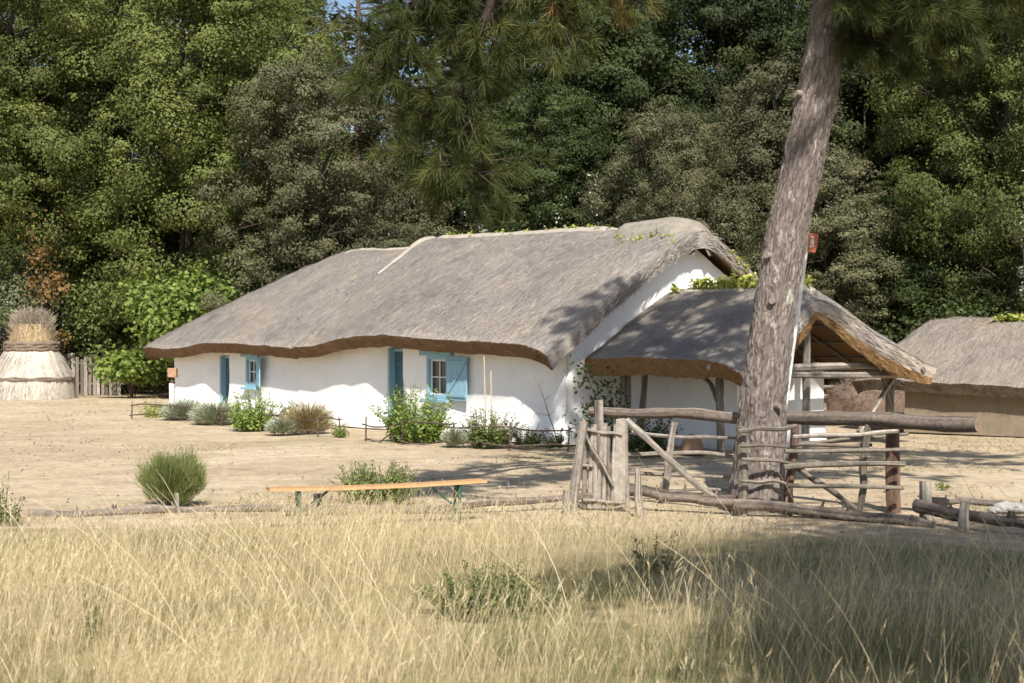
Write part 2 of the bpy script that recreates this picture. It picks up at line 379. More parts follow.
# ------------------------------------------------------------------ thatched roofs
def thatch_roof(name, xs, ridge, eave, hwf, hwb, yr, thick, parent, k=None, nb=64, straws=40000, seed=1, edge_in=.12, verge=(False, True), mats=None, lump=.03, gpow=1.06, rnd=.09, hipk=1.12, vmi=1, vdrop=.14, vw=.2, setback=0.0):
    """roof running along local x; returns the object and a sampler of its top surface"""
    nx = len(xs)
    kk = np.zeros(nx) if k is None else k
    b = np.linspace(-1, 1, nb)
    b = np.sign(b)*np.abs(b)**.9
    shr = np.sqrt(np.clip(1-.30*kk**9, .0, 1))
    A = np.abs(b)
    g = (np.sqrt(A*A+rnd*rnd)-rnd)/(math.sqrt(1+rnd*rnd)-rnd); g = g**gpow
    X = np.repeat(xs[:, None], nb, 1)
    hw = np.where(b[None, :] < 0, hwf[:, None], hwb[:, None])*np.maximum(shr[:, None], .06)
    Y = yr+b[None, :]*hw
    if k is None:
        rel = np.repeat((1-g)[None, :], nx, 0)
    else:
        aa = 11.0; h = (1.0-kk[:, None])*hipk; f = (1-g)[None, :]
        sm = -np.log(np.exp(-aa*f)+np.exp(-aa*np.maximum(h, 0)))/aa
        wgt = np.clip((kk[:, None]-.0)/.12, 0, 1); rel = f*(1-wgt)+sm*wgt
    Zt = eave[:, None]+(ridge-eave)[:, None]*rel
    top = np.stack([X, Y, Zt], -1)
    nz = fbm(top*np.array([.9, .9, 1.2])+seed*11, seed, 3)*lump*1.6+fbm(top*np.array([5, 3, 4.])+seed*3, seed+5, 2)*lump*.55
    top[..., 2] += nz
    # rounded verges
    L = xs[-1]-xs[0]
    for side, on in ((0, verge[0]), (1, verge[1])):
        if on:
            dd = (xs-xs[0]) if side == 0 else (xs[-1]-xs)
            top[..., 2] -= (vdrop*np.exp(-(dd/vw)**1.6))[:, None]*(1-.45*A[None, :]**4)
    if setback:
        top[..., 0] -= setback*(1-A[None, :])*np.clip((xs-(xs[-1]-1.4))/1.4, 0, 1)[:, None]
    # bottom surface
    bot = top.copy()
    cen = np.array([0, yr, 0])
    inw = edge_in*A[None, :]**6
    bot[..., 1] += np.where(b[None, :] < 0, inw, -inw)
    th = np.broadcast_to(thick, (nx,))[:, None]; bot[..., 2] -= np.where(th > .35, .30+(th-.30)*np.sin(np.pi*np.clip(A[None, :], 0, 1)**.8)**.8, th*(1+.25*(1-A[None, :])))
    if k is not None:
        bot[..., 0] += .10*(kk[:, None]**4)
    m = MB()
    tn = .5+.22*fbm(top*np.array([3, 1.2, 1.2]), seed+9, 3)+.14*fbm(top*np.array([.5, 3.2, 3.2]), seed+12, 2)
    m.grid(top, 0, tn)
    m.grid(bot, 2, .5, flip=True)
    def wall(t, bo, flip, mi=1):
        rows = []
        for i in range(5):
            f = i/4
            r = t*(1-f)+bo*f
            r = r+fbm(r*np.array([14, 14, 20.]), seed+20, 2)[:, None]*np.array([.02, .03, .0])*(1 if 0 < i < 4 else .3)
            rows.append(r)
        m.grid(np.array(rows), mi, .5+.3*vnoise(np.array(rows)*30, seed), flip=flip)
    wall(top[:, 0], bot[:, 0], False); wall(top[:, -1], bot[:, -1], True)
    wall(top[0], bot[0], True); wall(top[-1], top[-1]*.4+bot[-1]*.6, False, 0 if verge[1] else vmi); wall(top[-1]*.4+bot[-1]*.6, bot[-1], False, vmi)
    # loose straws on the top
    rg = np.random.default_rng(seed+50)
    ds = np.cumsum(np.maximum(shr, .25)*np.gradient(xs)); ds = ds/ds[-1]
    u = np.interp(rg.random(straws), ds, np.arange(nx)).clip(0, nx-1.001)
    vv = rg.random(straws)*(nb-1.001)
    def samp(u, v):
        i = u.astype(int); j = v.astype(int); fu = (u-i)[:, None]; fv = (v-j)[:, None]
        return (top[i, j]*(1-fu)*(1-fv)+top[i+1, j]*fu*(1-fv)+top[i, j+1]*(1-fu)*fv+top[i+1, j+1]*fu*fv)
    p = samp(u, vv); sg = np.where(vv < (nb-1)/2, -1., 1.)
    p2 = samp(u, np.clip(vv+sg*.6, 0, nb-1.001)); dn = nrm(p2-p)
    du = nrm(samp(np.clip(u+.6, 0, nx-1.001), vv)-samp(np.clip(u-.6, 0, nx-1.001), vv))
    nn = nrm(np.cross(du, dn)); nn *= np.sign(nn[:, 2:3]+1e-9)
    keep = np.isfinite(p).all(1) & (np.linalg.norm(p2-p, axis=1) > 1e-4)
    p, dn, nn, du = p[keep], dn[keep], nn[keep], du[keep]; c = len(p)
    dd = dn+du*rg.normal(0, .12, c)[:, None]+nn*rg.uniform(.01, .09, c)[:, None]
    bb = np.abs(np.interp(vv[keep], np.arange(nb), b)); le = rg.uniform(.10, .26, c)*np.where(bb > .95, .6, 1)
    m.blades(p-dn*(le*.5)[:, None]+nn*.004, dd, le, rg.uniform(.006, .014, c), 1, tint=np.clip(rg.normal(.52, .26, c), 0, 1), face=nn, taper=.5)
    # straw ends sticking out along the eaves and verges
    for t, bo, outv in ((top[:, 0], bot[:, 0], np.array([0, -1., -.35])), (top[:, -1], bot[:, -1], np.array([0, 1., -.35])),
                        (top[-1], bot[-1], np.array([1., 0, -.25])), (top[0], bot[0], np.array([-1., 0, -.25]))):
        c = int(np.linalg.norm(np.diff(t, axis=0), axis=1).sum()*(420 if outv[0] > .5 and verge[1] else 260))
        if c < 10: continue
        uu = rg.random(c)*(len(t)-1.001); i = uu.astype(int); f = (uu-i)[:, None]; h = rg.random(c)[:, None]**.7
        q = (t[i]*(1-f)+t[i+1]*f)*(1-h)+(bo[i]*(1-f)+bo[i+1]*f)*h
        dd = outv+rg.normal(0, .3, (c, 3))
        vg = outv[0] > .5 and verge[1]
        if vg:
            sl = nrm(t[np.minimum(i+1, len(t)-1)]-t[i]); sl *= np.sign(q[:, 1:2]-yr)
            dd = sl+outv*rg.uniform(.02, .38, (c, 1))+rg.normal(0, .12, (c, 3))
        nb0 = len(m.qm)
        m.blades(q-outv*.02, dd, rg.uniform(.12, .34, c)*np.clip(.15+5*np.minimum(uu, len(t)-1-uu)/len(t), .15, 1) if vg else rg.uniform(.012, .045, c), rg.uniform(.008, .016, c), 1, tint=np.clip(rg.normal(.5, .3, c), 0, 1), taper=.5)
        m.qm[-1][:] = np.where(h[:, 0] > .55, vmi, 0) if vg else 1
    o = m.build(name, mats or [M['thatch'], M['thatch_edge'], M['thatch_under']], parent)
    return o, top

def cap_strip(name, pts, wd, ht, mat, parent, seed=0, n=11):
    """mortar ridge: half-round strip over a polyline (x along ridge), width along local y"""
    pts = np.asarray(pts, float); m = MB(); rows = []
    a = np.linspace(0, np.pi, n)
    for i, p in enumerate(pts):
        e = min(1, .35+.65*min(i, len(pts)-1-i)/2.0)
        rows.append(np.stack([np.full(n, p[0]), p[1]-np.cos(a)*wd[i]*e, p[2]+np.sin(a)**.7*ht[i]*e-(1-np.sin(a))*wd[i]*.72], -1))
    rows = np.array(rows)
    rows += fbm(rows*3.1+seed, seed, 3)[..., None]*np.array([.02, .035, .035])
    m.grid(rows, tint=.5, flip=True)
    for e, fl in ((0, True), (len(rows)-1, False)):
        m.add(np.concatenate([rows[e], rows[e].mean(0)[None]]), tris=[[i, i+1, n] if fl else [i+1, i, n] for i in range(n-1)])
    return m.build(name, mat, parent)

def curve(pts, n):
    pts = np.asarray(pts, float); tt = np.linspace(0, 1, len(pts)); t = np.linspace(0, 1, n)
    q = np.stack([np.interp(t, tt, pts[:, i]) for i in range(3)], -1)
    for _ in range(3):
        q[1:-1] = (q[:-2]+2*q[1:-1]+q[2:])/4
    return q

HROT = math.atan2(-.794, .608)
O = np.array([1.2, 27.1, 0.0])
def loc2w(x, y, z=0):
    return np.array([O[0]+.608*x+.794*y, O[1]-.794*x+.608*y, z])

# ------------------------------------------------------------------ the long cottage
def cottage():
    root = thing('cottage', 'long low whitewashed cottage with big grey thatched roof and blue windows', 'cottage', O, HROT)
    # roof
    xs = np.concatenate([np.linspace(-20.5, -18.6, 20)[:-1], np.linspace(-18.6, -14, 36)[:-1], np.linspace(-14, -10.25, 26)[:-1], np.linspace(-10.25, -9.95, 7)[:-1],
                         np.linspace(-9.95, -.6, 66)[:-1], np.linspace(-.6, -.10, 12)])
    s = -xs
    ridge = np.interp(s, [0, 2, 5, 9.9, 10.2, 14.5, 19], [4.42, 4.44, 4.55, 4.70, 4.46, 4.56, 4.56])
    eb = np.interp(s, [-.15, .25, .9, 2, 4, 6.0, 7.2, 8.4, 9.3, 10.2, 11.2, 13.5, 15, 16.3, 17.5, 19.2], [1.48, 1.55, 1.66, 1.72, 1.77, 1.87, 1.87, 1.74, 1.61, 1.60, 1.66, 1.72, 1.73, 1.60, 1.55, 1.60])
    eave = eb+.27
    eave = eave-np.where((s > 10.1), .03, 0)
    k = np.clip((s-14.2)/(20.5-14.2), 0, 1)
    hwf = np.full(len(xs), 3.5+.5)+np.interp(s, [0, .4, 1.2], [.10, .06, 0]); hwb = np.full(len(xs), 3.5+.45)
    roof, top = thatch_roof('roof', xs, ridge, eave, hwf, hwb, 3.5, .27, root, k, 72, 165000, 3, lump=.035, vmi=0, vdrop=.13, vw=.22)
    # mortar ridge caps
    def ridge_at(x): return float(np.interp(x, xs, top[:, top.shape[1]//2, 2]))
    x1 = np.linspace(-9.85, -2.4, 30)
    cap_strip('ridge_cap', [(x, 3.5, ridge_at(x)-.03) for x in x1], [.34]*30, [.10]*30, M['mortar'], roof, 1)
    x2 = np.linspace(-14.6, -10.15, 20)
    cap_strip('ridge_cap', [(x, 3.5, ridge_at(x)-.03) for x in x2], [.30]*20, [.09]*20, M['mortar'], roof, 4)
    x3 = np.linspace(-2.55, -.12, 20)
    hm = np.interp(x3, [-2.55, -2.3, -1.0, -.45, .1], [.06, .22, .25, .20, .06])
    cap_strip('ridge_cap', [(x, 3.5, ridge_at(x)-.05) for x in x3], list(np.interp(x3, [-2.55, -2, -.4, .1], [.4, .72, .72, .55])), list(hm), M['mortar_old'], roof, 9)
    # mortar band between the two roof sections, from the ridge down the front slope
    m = MB(); mid = top.shape[1]//2; rows = []
    ii = int(np.argmin(abs(xs+9.93)))
    for j in range(mid, mid-15, -1):
        p = top[ii, j]; e = 1.7-1.35*(mid-j)/14
        rows.append([p+np.array([-.17*e, 0, -.10]), p+np.array([-.13*e, 0, .02]), p+np.array([-.04, 0, .03+.05*e]), p+np.array([.08*e, 0, .03]), p+np.array([.15*e, 0, -.06])])
    rows = np.array(rows); rows += fbm(rows*4, 3, 2)[..., None]*.03
    m.grid(rows); m.build('mortar_band', M['mortar'], roof)

    # ---- front wall with openings
    ops = [(14.62, 15.5, 0, 1.62), (12.92, 13.6, .80, 1.60), (5.98, 6.84, 0, 1.86), (4.17, 5.0, .76, 1.70)]
    cuts = sorted(set([.42, 18.45]+[o[0] for o in ops]+[o[1] for o in ops]))
    sg = []
    for a, b in zip(cuts[:-1], cuts[1:]):
        sg += list(np.linspace(a, b, max(2, int((b-a)/.13)+1)))[:-1]
    sg.append(cuts[-1]); sg = np.array(sg)
    zc = sorted(set([0, .76, .80, 1.60, 1.62, 1.70, 1.86, 2.05])); zg = []
    for a, b in zip(zc[:-1], zc[1:]): zg += list(np.linspace(a, b, max(2, int((b-a)/.1)+1)))[:-1]
    zg.append(zc[-1]); zg = np.array(zg)
    S, Zz = np.meshgrid(sg, zg, indexing='ij')
    def wy(S, Zz):
        y = -.16*np.clip(1-Zz/.75, 0, 1)**1.6
        y = y+.035*fbm(np.stack([S*1.1, Zz*1.4, S*0], -1), 31, 3)
        for (a, b, z0, z1) in ops:
            if z0 == 0:
                y = y+.24*np.clip(1-np.abs(S-b)/.75, 0, 1)**1.3*(S >= b-.001)+.24*((S > a) & (S < b))*np.clip((S-a)/(b-a), 0, 1)
        cr = np.clip(1-(S-.42)/.3, 0, 1); y = y+.12*cr**2
        cl = np.clip(1-(18.45-S)/.35, 0, 1); y = y+.16*cl**2
        return y
    Yw = wy(S, Zz)
    pts = np.stack([-S, Yw, Zz], -1)
    sc = (sg[:-1]+sg[1:])/2; zcn = (zg[:-1]+zg[1:])/2
    mask = np.ones((len(sc), len(zcn)), bool)
    for (a, b, z0, z1) in ops:
        mask &= ~(((sc > a) & (sc < b))[:, None] & ((zcn > z0-.001) & (zcn < z1))[None, :])
    m = MB(); m.grid(pts, mask=mask)
    for (a, b, z0, z1) in ops:
        ia, ib = [int(np.argmin(abs(sg-q))) for q in (a, b)]; ja, jb = [int(np.argmin(abs(zg-q))) for q in (z0, z1)]
        loop = [pts[ia, j] for j in range(ja, jb+1)]+[pts[i, jb] for i in range(ia+1, ib+1)]+[pts[ib, j] for j in range(jb-1, ja-1, -1)]
        if z0 > 0: loop += [pts[i, ja] for i in range(ib-1, ia-1, -1)]
        loop = np.array(loop); inner = loop.copy(); inner[:, 1] = .46
        m.grid(np.array([loop, loop*.5+inner*.5, inner]), flip=False)
    # gable (right), left end and back
    yy = np.linspace(0, 7, 46)
    tz = np.interp(yy, [0, .12, 3.5, 6.9, 7], [1.86, 1.98, 4.02, 1.98, 1.86])
    Tt = np.linspace(0, 1, 30); Yg, Tg = np.meshgrid(yy, Tt, indexing='ij'); Zg = Tg*tz[:, None]
    xg = -.42+.10*np.clip(1-Zg/.8, 0, 1)**1.6+.03*fbm(np.stack([Yg*1.2, Zg*1.2, Yg*0], -1), 41, 3)-.16*np.clip(1-Yg/.3, 0, 1)**2
    Yg2 = Yg.copy(); Yg2 += (1-Yg/.3).clip(0, 1)*(wy(np.full_like(Zg, .42), np.minimum(Zg, 2.0)))
    m.grid(np.stack([xg, Yg2, Zg], -1))
    xl = -18.45-.1*np.clip(1-Zg/.8, 0, 1)**1.6; Zl = Tg*2.0
    m.grid(np.stack([np.full_like(Zl, 0)+xl, Yg+.16*np.clip(1-Yg/.35, 0, 1)**2, Zl], -1), flip=True)
    m.grid(np.array([[(-18.45, 7, 0), (-18.45, 7, 2)], [(-.42, 7, 0), (-.42, 7, 2)]]), flip=True)
    m.build('wall', M['limewash'], root)
    # dark floor inside is the ground itself

    # ---- doors
    for (a, b, z1) in ((14.62, 15.5, 1.60), (5.98, 6.84, 1.84)):
        m = MB(); wd = b-a
        for k_ in range(5):
            c = a+wd*(k_+.5)/5
            m.box((-c, .33, z1/2), (wd/5-.006, .04, z1-.02), tint=.35+.3*random.random())
        for zz in (.35, z1-.35): m.box((-(a+b)/2, .296, zz), (wd-.12, .025, .1), tint=.6)
        d = bevel(m.build('door', M['blue_dark'], root, smooth=False), .004)
        m = MB()
        m.box((-(b-.03), .22, z1/2), (.07, .17, z1), tint=.5); m.box((-(a+.03), .29, z1/2), (.06, .07, z1), tint=.5); m.box((-(a+b)/2, .29, z1-.035), (wd-.13, .07, .07))
        bevel(m.build('door_frame', M['blue'], root, smooth=False), .006)
        m = MB(); m.tube([(-(a+.14), .30, .85), (-(a+.14), .25, .85), (-(a+.14), .25, .95)], [.012], 8); m.build('handle', M['twig'], d)
    # ---- windows and shutters
    def window(a, b, z0, z1, sh, ang, lint, seed):
        m = MB(); t = .085; yf = .01; wd = b-a
        m.box((-(a+t/2), yf, (z0+z1)/2), (t, .10, z1-z0)); m.box((-(b-t/2), yf, (z0+z1)/2), (t, .10, z1-z0))
        m.box((-(a+b)/2, yf+.002, z1-t/2), (wd-2*t, .096, t)); m.box((-(a+b)/2, yf+.002, z0+t/2), (wd-2*t, .096, t))
        wo = bevel(m.build('window', M['blue'], root, smooth=False), .005)
        m = MB(); m.box((-(a+b)/2, -.035, z1+.055), (wd+lint, .16, .11), jit=.006); bevel(m.build('lintel', M['blue'], wo, smooth=False), .008)
        m = MB(); m.box((-(a+b)/2, -.06, z0-.035), (wd+.14, .2, .07), jit=.004); bevel(m.build('sill', M['blue'], wo, smooth=False), .008)
        m = MB(); i0, i1, j0, j1 = a+t, b-t, z0+t, z1-t; e = .04
        for c in (i0+e/2, i1-e/2): m.box((-c, .04, (j0+j1)/2), (e, .03, j1-j0))
        for c in (j0+e/2, j1-e/2): m.box((-(i0+i1)/2, .041, c), (i1-i0-2*e, .03, e))
        m.box((-(i0+i1)/2, .042, (j0+j1)/2), (.028, .026, j1-j0-2*e)); m.box((-(i0+i1)/2, .0425, (j0+j1)/2), (i1-i0-2*e, .024, .026))
        bevel(m.build('sash', M['white_paint'], wo, smooth=False), .004)
        m = MB(); m.box((-(i0+i1)/2, .06, (j0+j1)/2), (i1-i0, .006, j1-j0)); m.build('pane', M['glass'], wo, smooth=False)
        m = MB(); y = .40
        m.box((-(i0+i1)/2-.12, .2, (j0+j1)/2-.05), (.02, .01, .02))
        if sh:
            w2, h2 = sh, z1-z0-.02; cz = (z0+z1)/2-.02
            hin = np.array([-a+.01, -.075, cz]); ca, sa = math.cos(ang), math.sin(ang)
            rot = np.array([[ca, -sa, 0], [sa, ca, 0], [0, 0, 1]])
            m = MB(); nb_ = 4
            for q in range(nb_):
                m.box(hin+rot@np.array([w2*(q+.5)/nb_, 0, 0]), (w2/nb_-.006, .026, h2), rot, tint=.4+.25*random.random(), jit=.001)
            shu = bevel(m.build('shutter', M['blue'], root, smooth=False), .003)
            m = MB()
            for zz in (-h2*.38, h2*.38): m.box(hin+rot@np.array([w2/2, -.024, zz]), (w2*.92, .02, .07), rot, tint=.35)
            L = math.hypot(w2*.85, h2*.70); an = math.atan2(h2*.70, w2*.85)
            r2 = rot@np.array([[math.cos(an), 0, -math.sin(an)], [0, 1, 0], [math.sin(an), 0, math.cos(an)]])
            m.box(hin+rot@np.array([w2/2, -.0235, 0]), (L*.97, .018, .06), r2, tint=.3)
            bevel(m.build('brace', M['blue'], shu, smooth=False), .003)
    window(4.17, 5.0, .76, 1.70, .80, -.06, .36, 1)
    window(12.92, 13.6, .80, 1.60, .52, -.30, .30, 2)
    return root, top, xs
m_, n_, b_, o_ = base_mat('window_glass')
b_.inputs['Base Color'].default_value = (.035, .04, .045, 1); b_.inputs['Roughness'].default_value = .08; b_.inputs['Specular IOR Level'].default_value = .6
M['glass'] = m_
COT, CTOP, CXS = cottage()

# ------------------------------------------------------------------ open thatched shed at the gable
def cart_shed():
    root = thing('thatched_shed', 'open thatched shed with log posts built against the cottage gable', 'shed', O, HROT)
    xs = np.concatenate([np.linspace(-.33, 3.3, 42)[:-1], np.linspace(3.3, 3.92, 20)])
    yr = 3.1
    ridge = np.interp(xs, [-.4, .3, 2, 3.3, 4.05], [3.08, 3.05, 3.0, 3.03, 2.97])
    eave = np.interp(xs, [-.4, 0, .3, 1.5, 3.0, 3.6, 4.05], [1.66, 1.70, 1.70, 1.74, 1.71, 1.68, 1.62])
    hwf = np.interp(xs, [-.4, 0, 3.2, 4.05], [2.55, 2.74, 2.78, 2.70]); hwb = np.interp(xs, [0, 3.2, 4.05], [2.85, 2.85, 2.72])
    top_off = np.interp(xs, [3.3, 4.05], [0, 0])
    roof, top = thatch_roof('roof', xs, ridge, eave-.04, hwf, hwb, yr, np.interp(xs, [2.9, 3.92], [.34, .56]), root, None, 60, 55000, 17, edge_in=.16, verge=(False, True), lump=.035, gpow=.97, rnd=.12, vdrop=.24, vw=.34, setback=.62,
                            mats=[M['thatch'], M['thatch_under'], M['thatch_under']])
    mid = top.shape[1]//2
    x1 = np.linspace(-.25, 3.26, 26)
    cap_strip('ridge_cap', [(x, yr, float(np.interp(x, top[:, mid, 0], top[:, mid, 2]))-.05) for x in x1], [.36]*20+[.40, .46, .5, .5, .46, .4], [.12]*26, M['mortar'], roof, 21)
    # whitewashed room under the roof
    m = MB()
    def wallrow(a, b, z1, seed, flip=False):
        n = 30; t = np.linspace(0, 1, n); z = np.linspace(0, z1, 18)
        a = np.array(a, float); b = np.array(b, float); d = (b-a)/np.linalg.norm(b-a); nn = np.array([d[1], -d[0]])
        T, Zg = np.meshgrid(t, z, indexing='ij')
        q = a+(b-a)*T[..., None]
        off = .10*np.clip(1-Zg/.8, 0, 1)**1.5+.02*fbm(np.stack([T*6, Zg*2, T*0+seed], -1), seed, 3)
        q = q+nn*off[..., None]
        m.grid(np.concatenate([q, Zg[..., None]], -1), flip=not flip)
    wallrow((-.3, 1.7), (2.6, 1.7), 1.45, 51); wallrow((2.6, 1.7), (2.6, 4.1), 1.45, 53); wallrow((2.6, 4.1), (-.3, 4.1), 1.45, 55)
    m.grid(np.array([[(-.3, 1.7, 1.45), (-.3, 4.1, 1.45)], [(2.6, 1.7, 1.45), (2.6, 4.1, 1.45)]]))
    m.build('wall', M['limewash'], root)
    def post(pts, r, mat, nm='post', seed=0):
        m = MB(); P_ = np.asarray(pts, float)
        t = np.linspace(0, 1, 12); tt = np.linspace(0, 1, len(P_))
        q = np.stack([np.interp(t, tt, P_[:, i]) for i in range(3)], -1)
        q = q+np.stack([vnoise(np.stack([t*3, t*0+seed, t*0+i*9], -1), seed) for i in range(3)], -1)*.018
        m.tube(q, r, 14, .12, seed, grain=1.0); return m.build(nm, mat, root)
    post([(3.05, 3.05, -.05), (3.05, 3.07, 2.75)], [.075, .065], M['wood_grey'], seed=1)
    post([(3.1, 5.5, -.05), (3.1, 5.5, 1.5)], [.09, .085], M['wood_grey'], seed=2)
    post([(3.1, .75, -.05), (3.1, .75, 1.55)], [.08, .075], M['wood_tan'], seed=3)
    post([(.55, .72, -.05), (.6, .7, 1.6)], [.07, .065], M['wood_tan'], seed=4)
    post([(.75, 1.0, -.05), (1.15, .75, 1.55)], [.065, .05], M['wood_tan'], seed=5)
    post([(.2, 5.55, -.05), (.2, 5.55, 1.5)], [.08, .08], M['wood_grey'], seed=6)
    post([(3.18, .35, 1.55), (3.16, 3.0, 1.52), (3.18, 5.85, 1.53)], [.06, .075, .06], M['wood_grey'], 'tie_beam', 7)
    post([(3.35, 1.8, 1.40), (3.36, 5.6, 1.36)], [.055, .06], M['wood_grey'], 'tie_beam', 27)
    post([(-.2, .75, 1.58), (3.9, .75, 1.52)], [.06, .055], M['wood_tan'], 'wall_plate', 8)
    post([(-.2, 5.5, 1.52), (3.9, 5.5, 1.46)], [.06, .055], M['wood_tan'], 'wall_plate', 9)
    post([(3.22, 3.2, 2.6), (3.26, 4.5, 1.95), (3.22, 5.1, 1.42), (3.2, 5.42, .75)], [.05, .055, .05, .045], M['wood_tan'], 'brace', 10)
    post([(3.28, 4.3, .25), (3.25, 5.4, 1.30)], [.05, .045], M['wood_grey'], 'brace', 11)
    post([(2.4, .76, 1.50), (2.85, .76, 1.25), (3.08, .76, .85)], [.035, .04, .045], M['wood_tan'], 'brace', 14)
    for x in (.5, 1.35, 2.2, 2.95):
        for sgn, ye in ((-1, .5), (1, 5.75)):
            post([(x, yr, 2.62), (x, (yr+ye)/2, 2.02), (x, ye, 1.36)], [.04, .035], M['wood_tan'], 'rafter', int(x*10)+sgn)
    for f in (.25, .5, .75):
        for ye in (.5, 5.75):
            post([(.0, yr+(ye-yr)*f, 2.62-1.25*f), (3.1, yr+(ye-yr)*f, 2.62-1.25*f)], [.022], M['wood_tan'], 'lath', int(f*8))
    return root, top, xs
SHED, STOP, SXS = cart_shed()

# ------------------------------------------------------------------ mud hut on the right
HUTD = np.array([.773, -.634]); HUTROT = math.atan2(-.634, .773); HO = np.array([8.7, 31.5, 0])
def hutw(x, y, z=0): return np.array([HO[0]+.773*x+.634*y, HO[1]-.634*x+.773*y, z])
def mud_hut():
    root = thing('mud_hut', 'low brown mud walled hut with grey thatched roof at right edge', 'hut', HO, HUTROT)
    xs = np.concatenate([np.linspace(-1.3, .2, 24)[:-1], np.linspace(.2, 8.5, 60)])
    ridge = 2.52+.05*np.sin(xs*1.1); eave = np.interp(xs, [-.6, 0, 1, 2, 3, 4.5, 8.5], [1.16, 1.15, 1.10, 1.07, 1.03, 1.08, 1.08])
    k = np.clip((.35-xs)/(1.65), 0, 1)
    roof, top = thatch_roof('roof', xs, ridge, eave, np.full(len(xs), 2.65), np.full(len(xs), 2.6), 2.3, .24, root, k, 56, 52000, 33, verge=(False, False), lump=.05, gpow=.85, rnd=.32, hipk=1.9, mats=[M['thatch_hut'], M['hut_edge'], M['hut_edge']])
    m = MB()
    def side(a, b, seed):
        n = 40; T, Zg = np.meshgrid(np.linspace(0, 1, n), np.linspace(0, 1.25, 14), indexing='ij')
        a = np.array(a, float); b = np.array(b, float); d = (b-a)/np.linalg.norm(b-a); nn = np.array([d[1], -d[0]])
        q = a+(b-a)*T[..., None]+nn*(.03*fbm(np.stack([T*9, Zg*2, T*0+seed], -1), seed, 3)+.05*np.clip(1-Zg/.5, 0, 1))[..., None]
        m.grid(np.concatenate([q, Zg[..., None]], -1), flip=False)
    side((0, 0), (8.2, 0), 61); side((0, 4.6), (0, 0), 62); side((8.2, 4.6), (0, 4.6), 63); side((8.2, 0), (8.2, 4.6), 64)
    m.build('wall', M['mudwall'], root)
    return root, top, xs
HUT, HTOP, HXS = mud_hut()

# ------------------------------------------------------------------ trees
def lobed_crown(m, rg, lobes, cl_per, cr, lf_per, leaf, asp=.62, flat=.3, hang=0.0):
    """leaf clumps on the outside of a set of lobes (c, r): uneven outline, gaps, clumps"""
    C = np.array([l[0] for l in lobes], float); Rr = np.array([l[1] for l in lobes], float)
    P_, N_, T_, S_ = [], [], [], []
    for c, r in zip(C, Rr):
        n = max(5, int(cl_per*(r*r)))
        d = nrm(rg.normal(size=(n, 3))); d[:, 2] = d[:, 2]*.9+.12
        q = c+nrm(d)*r*rg.uniform(.72, 1.06, n)[:, None]
        dist = np.linalg.norm(q[:, None]-C[None], axis=2)/Rr[None]
        q = q[dist.min(1) > .68]; dd = nrm(q-c)
        for p, d0 in zip(q, dd):
            rr = cr*float(np.clip(rg.lognormal(-.12, .48), .32, 1.75)); k = int(lf_per*(rr/cr)**2*rg.uniform(.75, 1.2))
            e = nrm(rg.normal(size=(k, 3))+d0*.75)
            off = e*rr*(rg.uniform(.25, 1.0, k)**.6)[:, None]; ax = nrm(d0+rg.normal(0, .8, 3)); st = rg.uniform(.0, 1.0); off = off+ax*(off@ax)[:, None]*st; off *= (1+.45*vnoise(off*(2.4/rr)+p, 3))[:, None]; off[:, 2] *= rg.uniform(.5, .85)
            P_.append(p+off); N_.append(e*.95+d0*.35+np.array([0, 0, .25])+rg.normal(0, .45, (k, 3)))
            T_.append(np.clip(rg.normal(.46+rg.normal(0, .13), .12, k), 0, 1)); S_.append(leaf*rg.uniform(.6, 1.25, k))
    P_ = np.concatenate(P_)
    m.leaves(P_, np.concatenate(N_), np.concatenate(S_), asp, np.concatenate(T_), fold=.08)

def crown_lobes(rg, H, W, base, n):
    out = []
    for i in range(n):
        t = (i+.5)/n
        z = base+(H-base)*(.10+.85*t)
        env = math.sin(math.pi*min(1, .22+.72*t))**.7
        a = i*2.4+rg.uniform(-.4, .4); rad = W/2*env*rg.uniform(.35, .78) if i < n-1 else .1*W
        r = W*rg.uniform(.17, .26)*(1.05-.35*t)
        out.append((np.array([math.cos(a)*rad, math.sin(a)*rad, z-r*.3]), r))
    for i in range(3):
        out.append((np.array([rg.normal(0, W*.06), rg.normal(0, W*.06), base+(H-base)*(.3+.22*i)]), W*.24))
    return out

def tree_proto(name, label, cat, mat, H, W, base, seed, nl, cl, cr, lf, leaf, trunk_r, loc, group=None, bark='bark'):
    rg = np.random.default_rng(seed)
    root = thing(name, label, cat, loc, 0, group)
    lobes = crown_lobes(rg, H, W, base, nl)
    m = MB(); z = np.linspace(-.1, H*.82, 14)
    cx = np.stack([vnoise(np.stack([z*.25, z*0, z*0+seed], -1), seed)*.35, vnoise(np.stack([z*.25, z*0+4, z*0+seed], -1), seed+1)*.35, z], -1); cx[0, :2] = cx[1, :2]
    m.tube(cx, [trunk_r*1.4, trunk_r, trunk_r*.8, trunk_r*.5, trunk_r*.15], 10, .15, seed)
    for c, r in lobes[:nl]:
        zb = max(base*.6, c[2]-np.hypot(c[0], c[1])*.8); st = np.array([np.interp(zb, z, cx[:, 0]), np.interp(zb, z, cx[:, 1]), zb])
        midp = (st+c)/2+np.array([0, 0, .25])
        m.tube(np.array([st, st*.55+midp*.45, midp, c*.6+midp*.4, c]), [trunk_r*.38, trunk_r*.25, trunk_r*.1], 7)
        for j in range(3):
            e = c+nrm(rg.normal(size=3))*r*.85
            m.tube(np.array([c*.7+midp*.3, (c+e)/2, e]), [trunk_r*.13, trunk_r*.04], 5, cap=False)
    m.build('trunk', M[bark], root)
    m = MB(); lobed_crown(m, rg, lobes, cl, cr, lf, leaf); m.build('crown', M[mat], root)
    return root

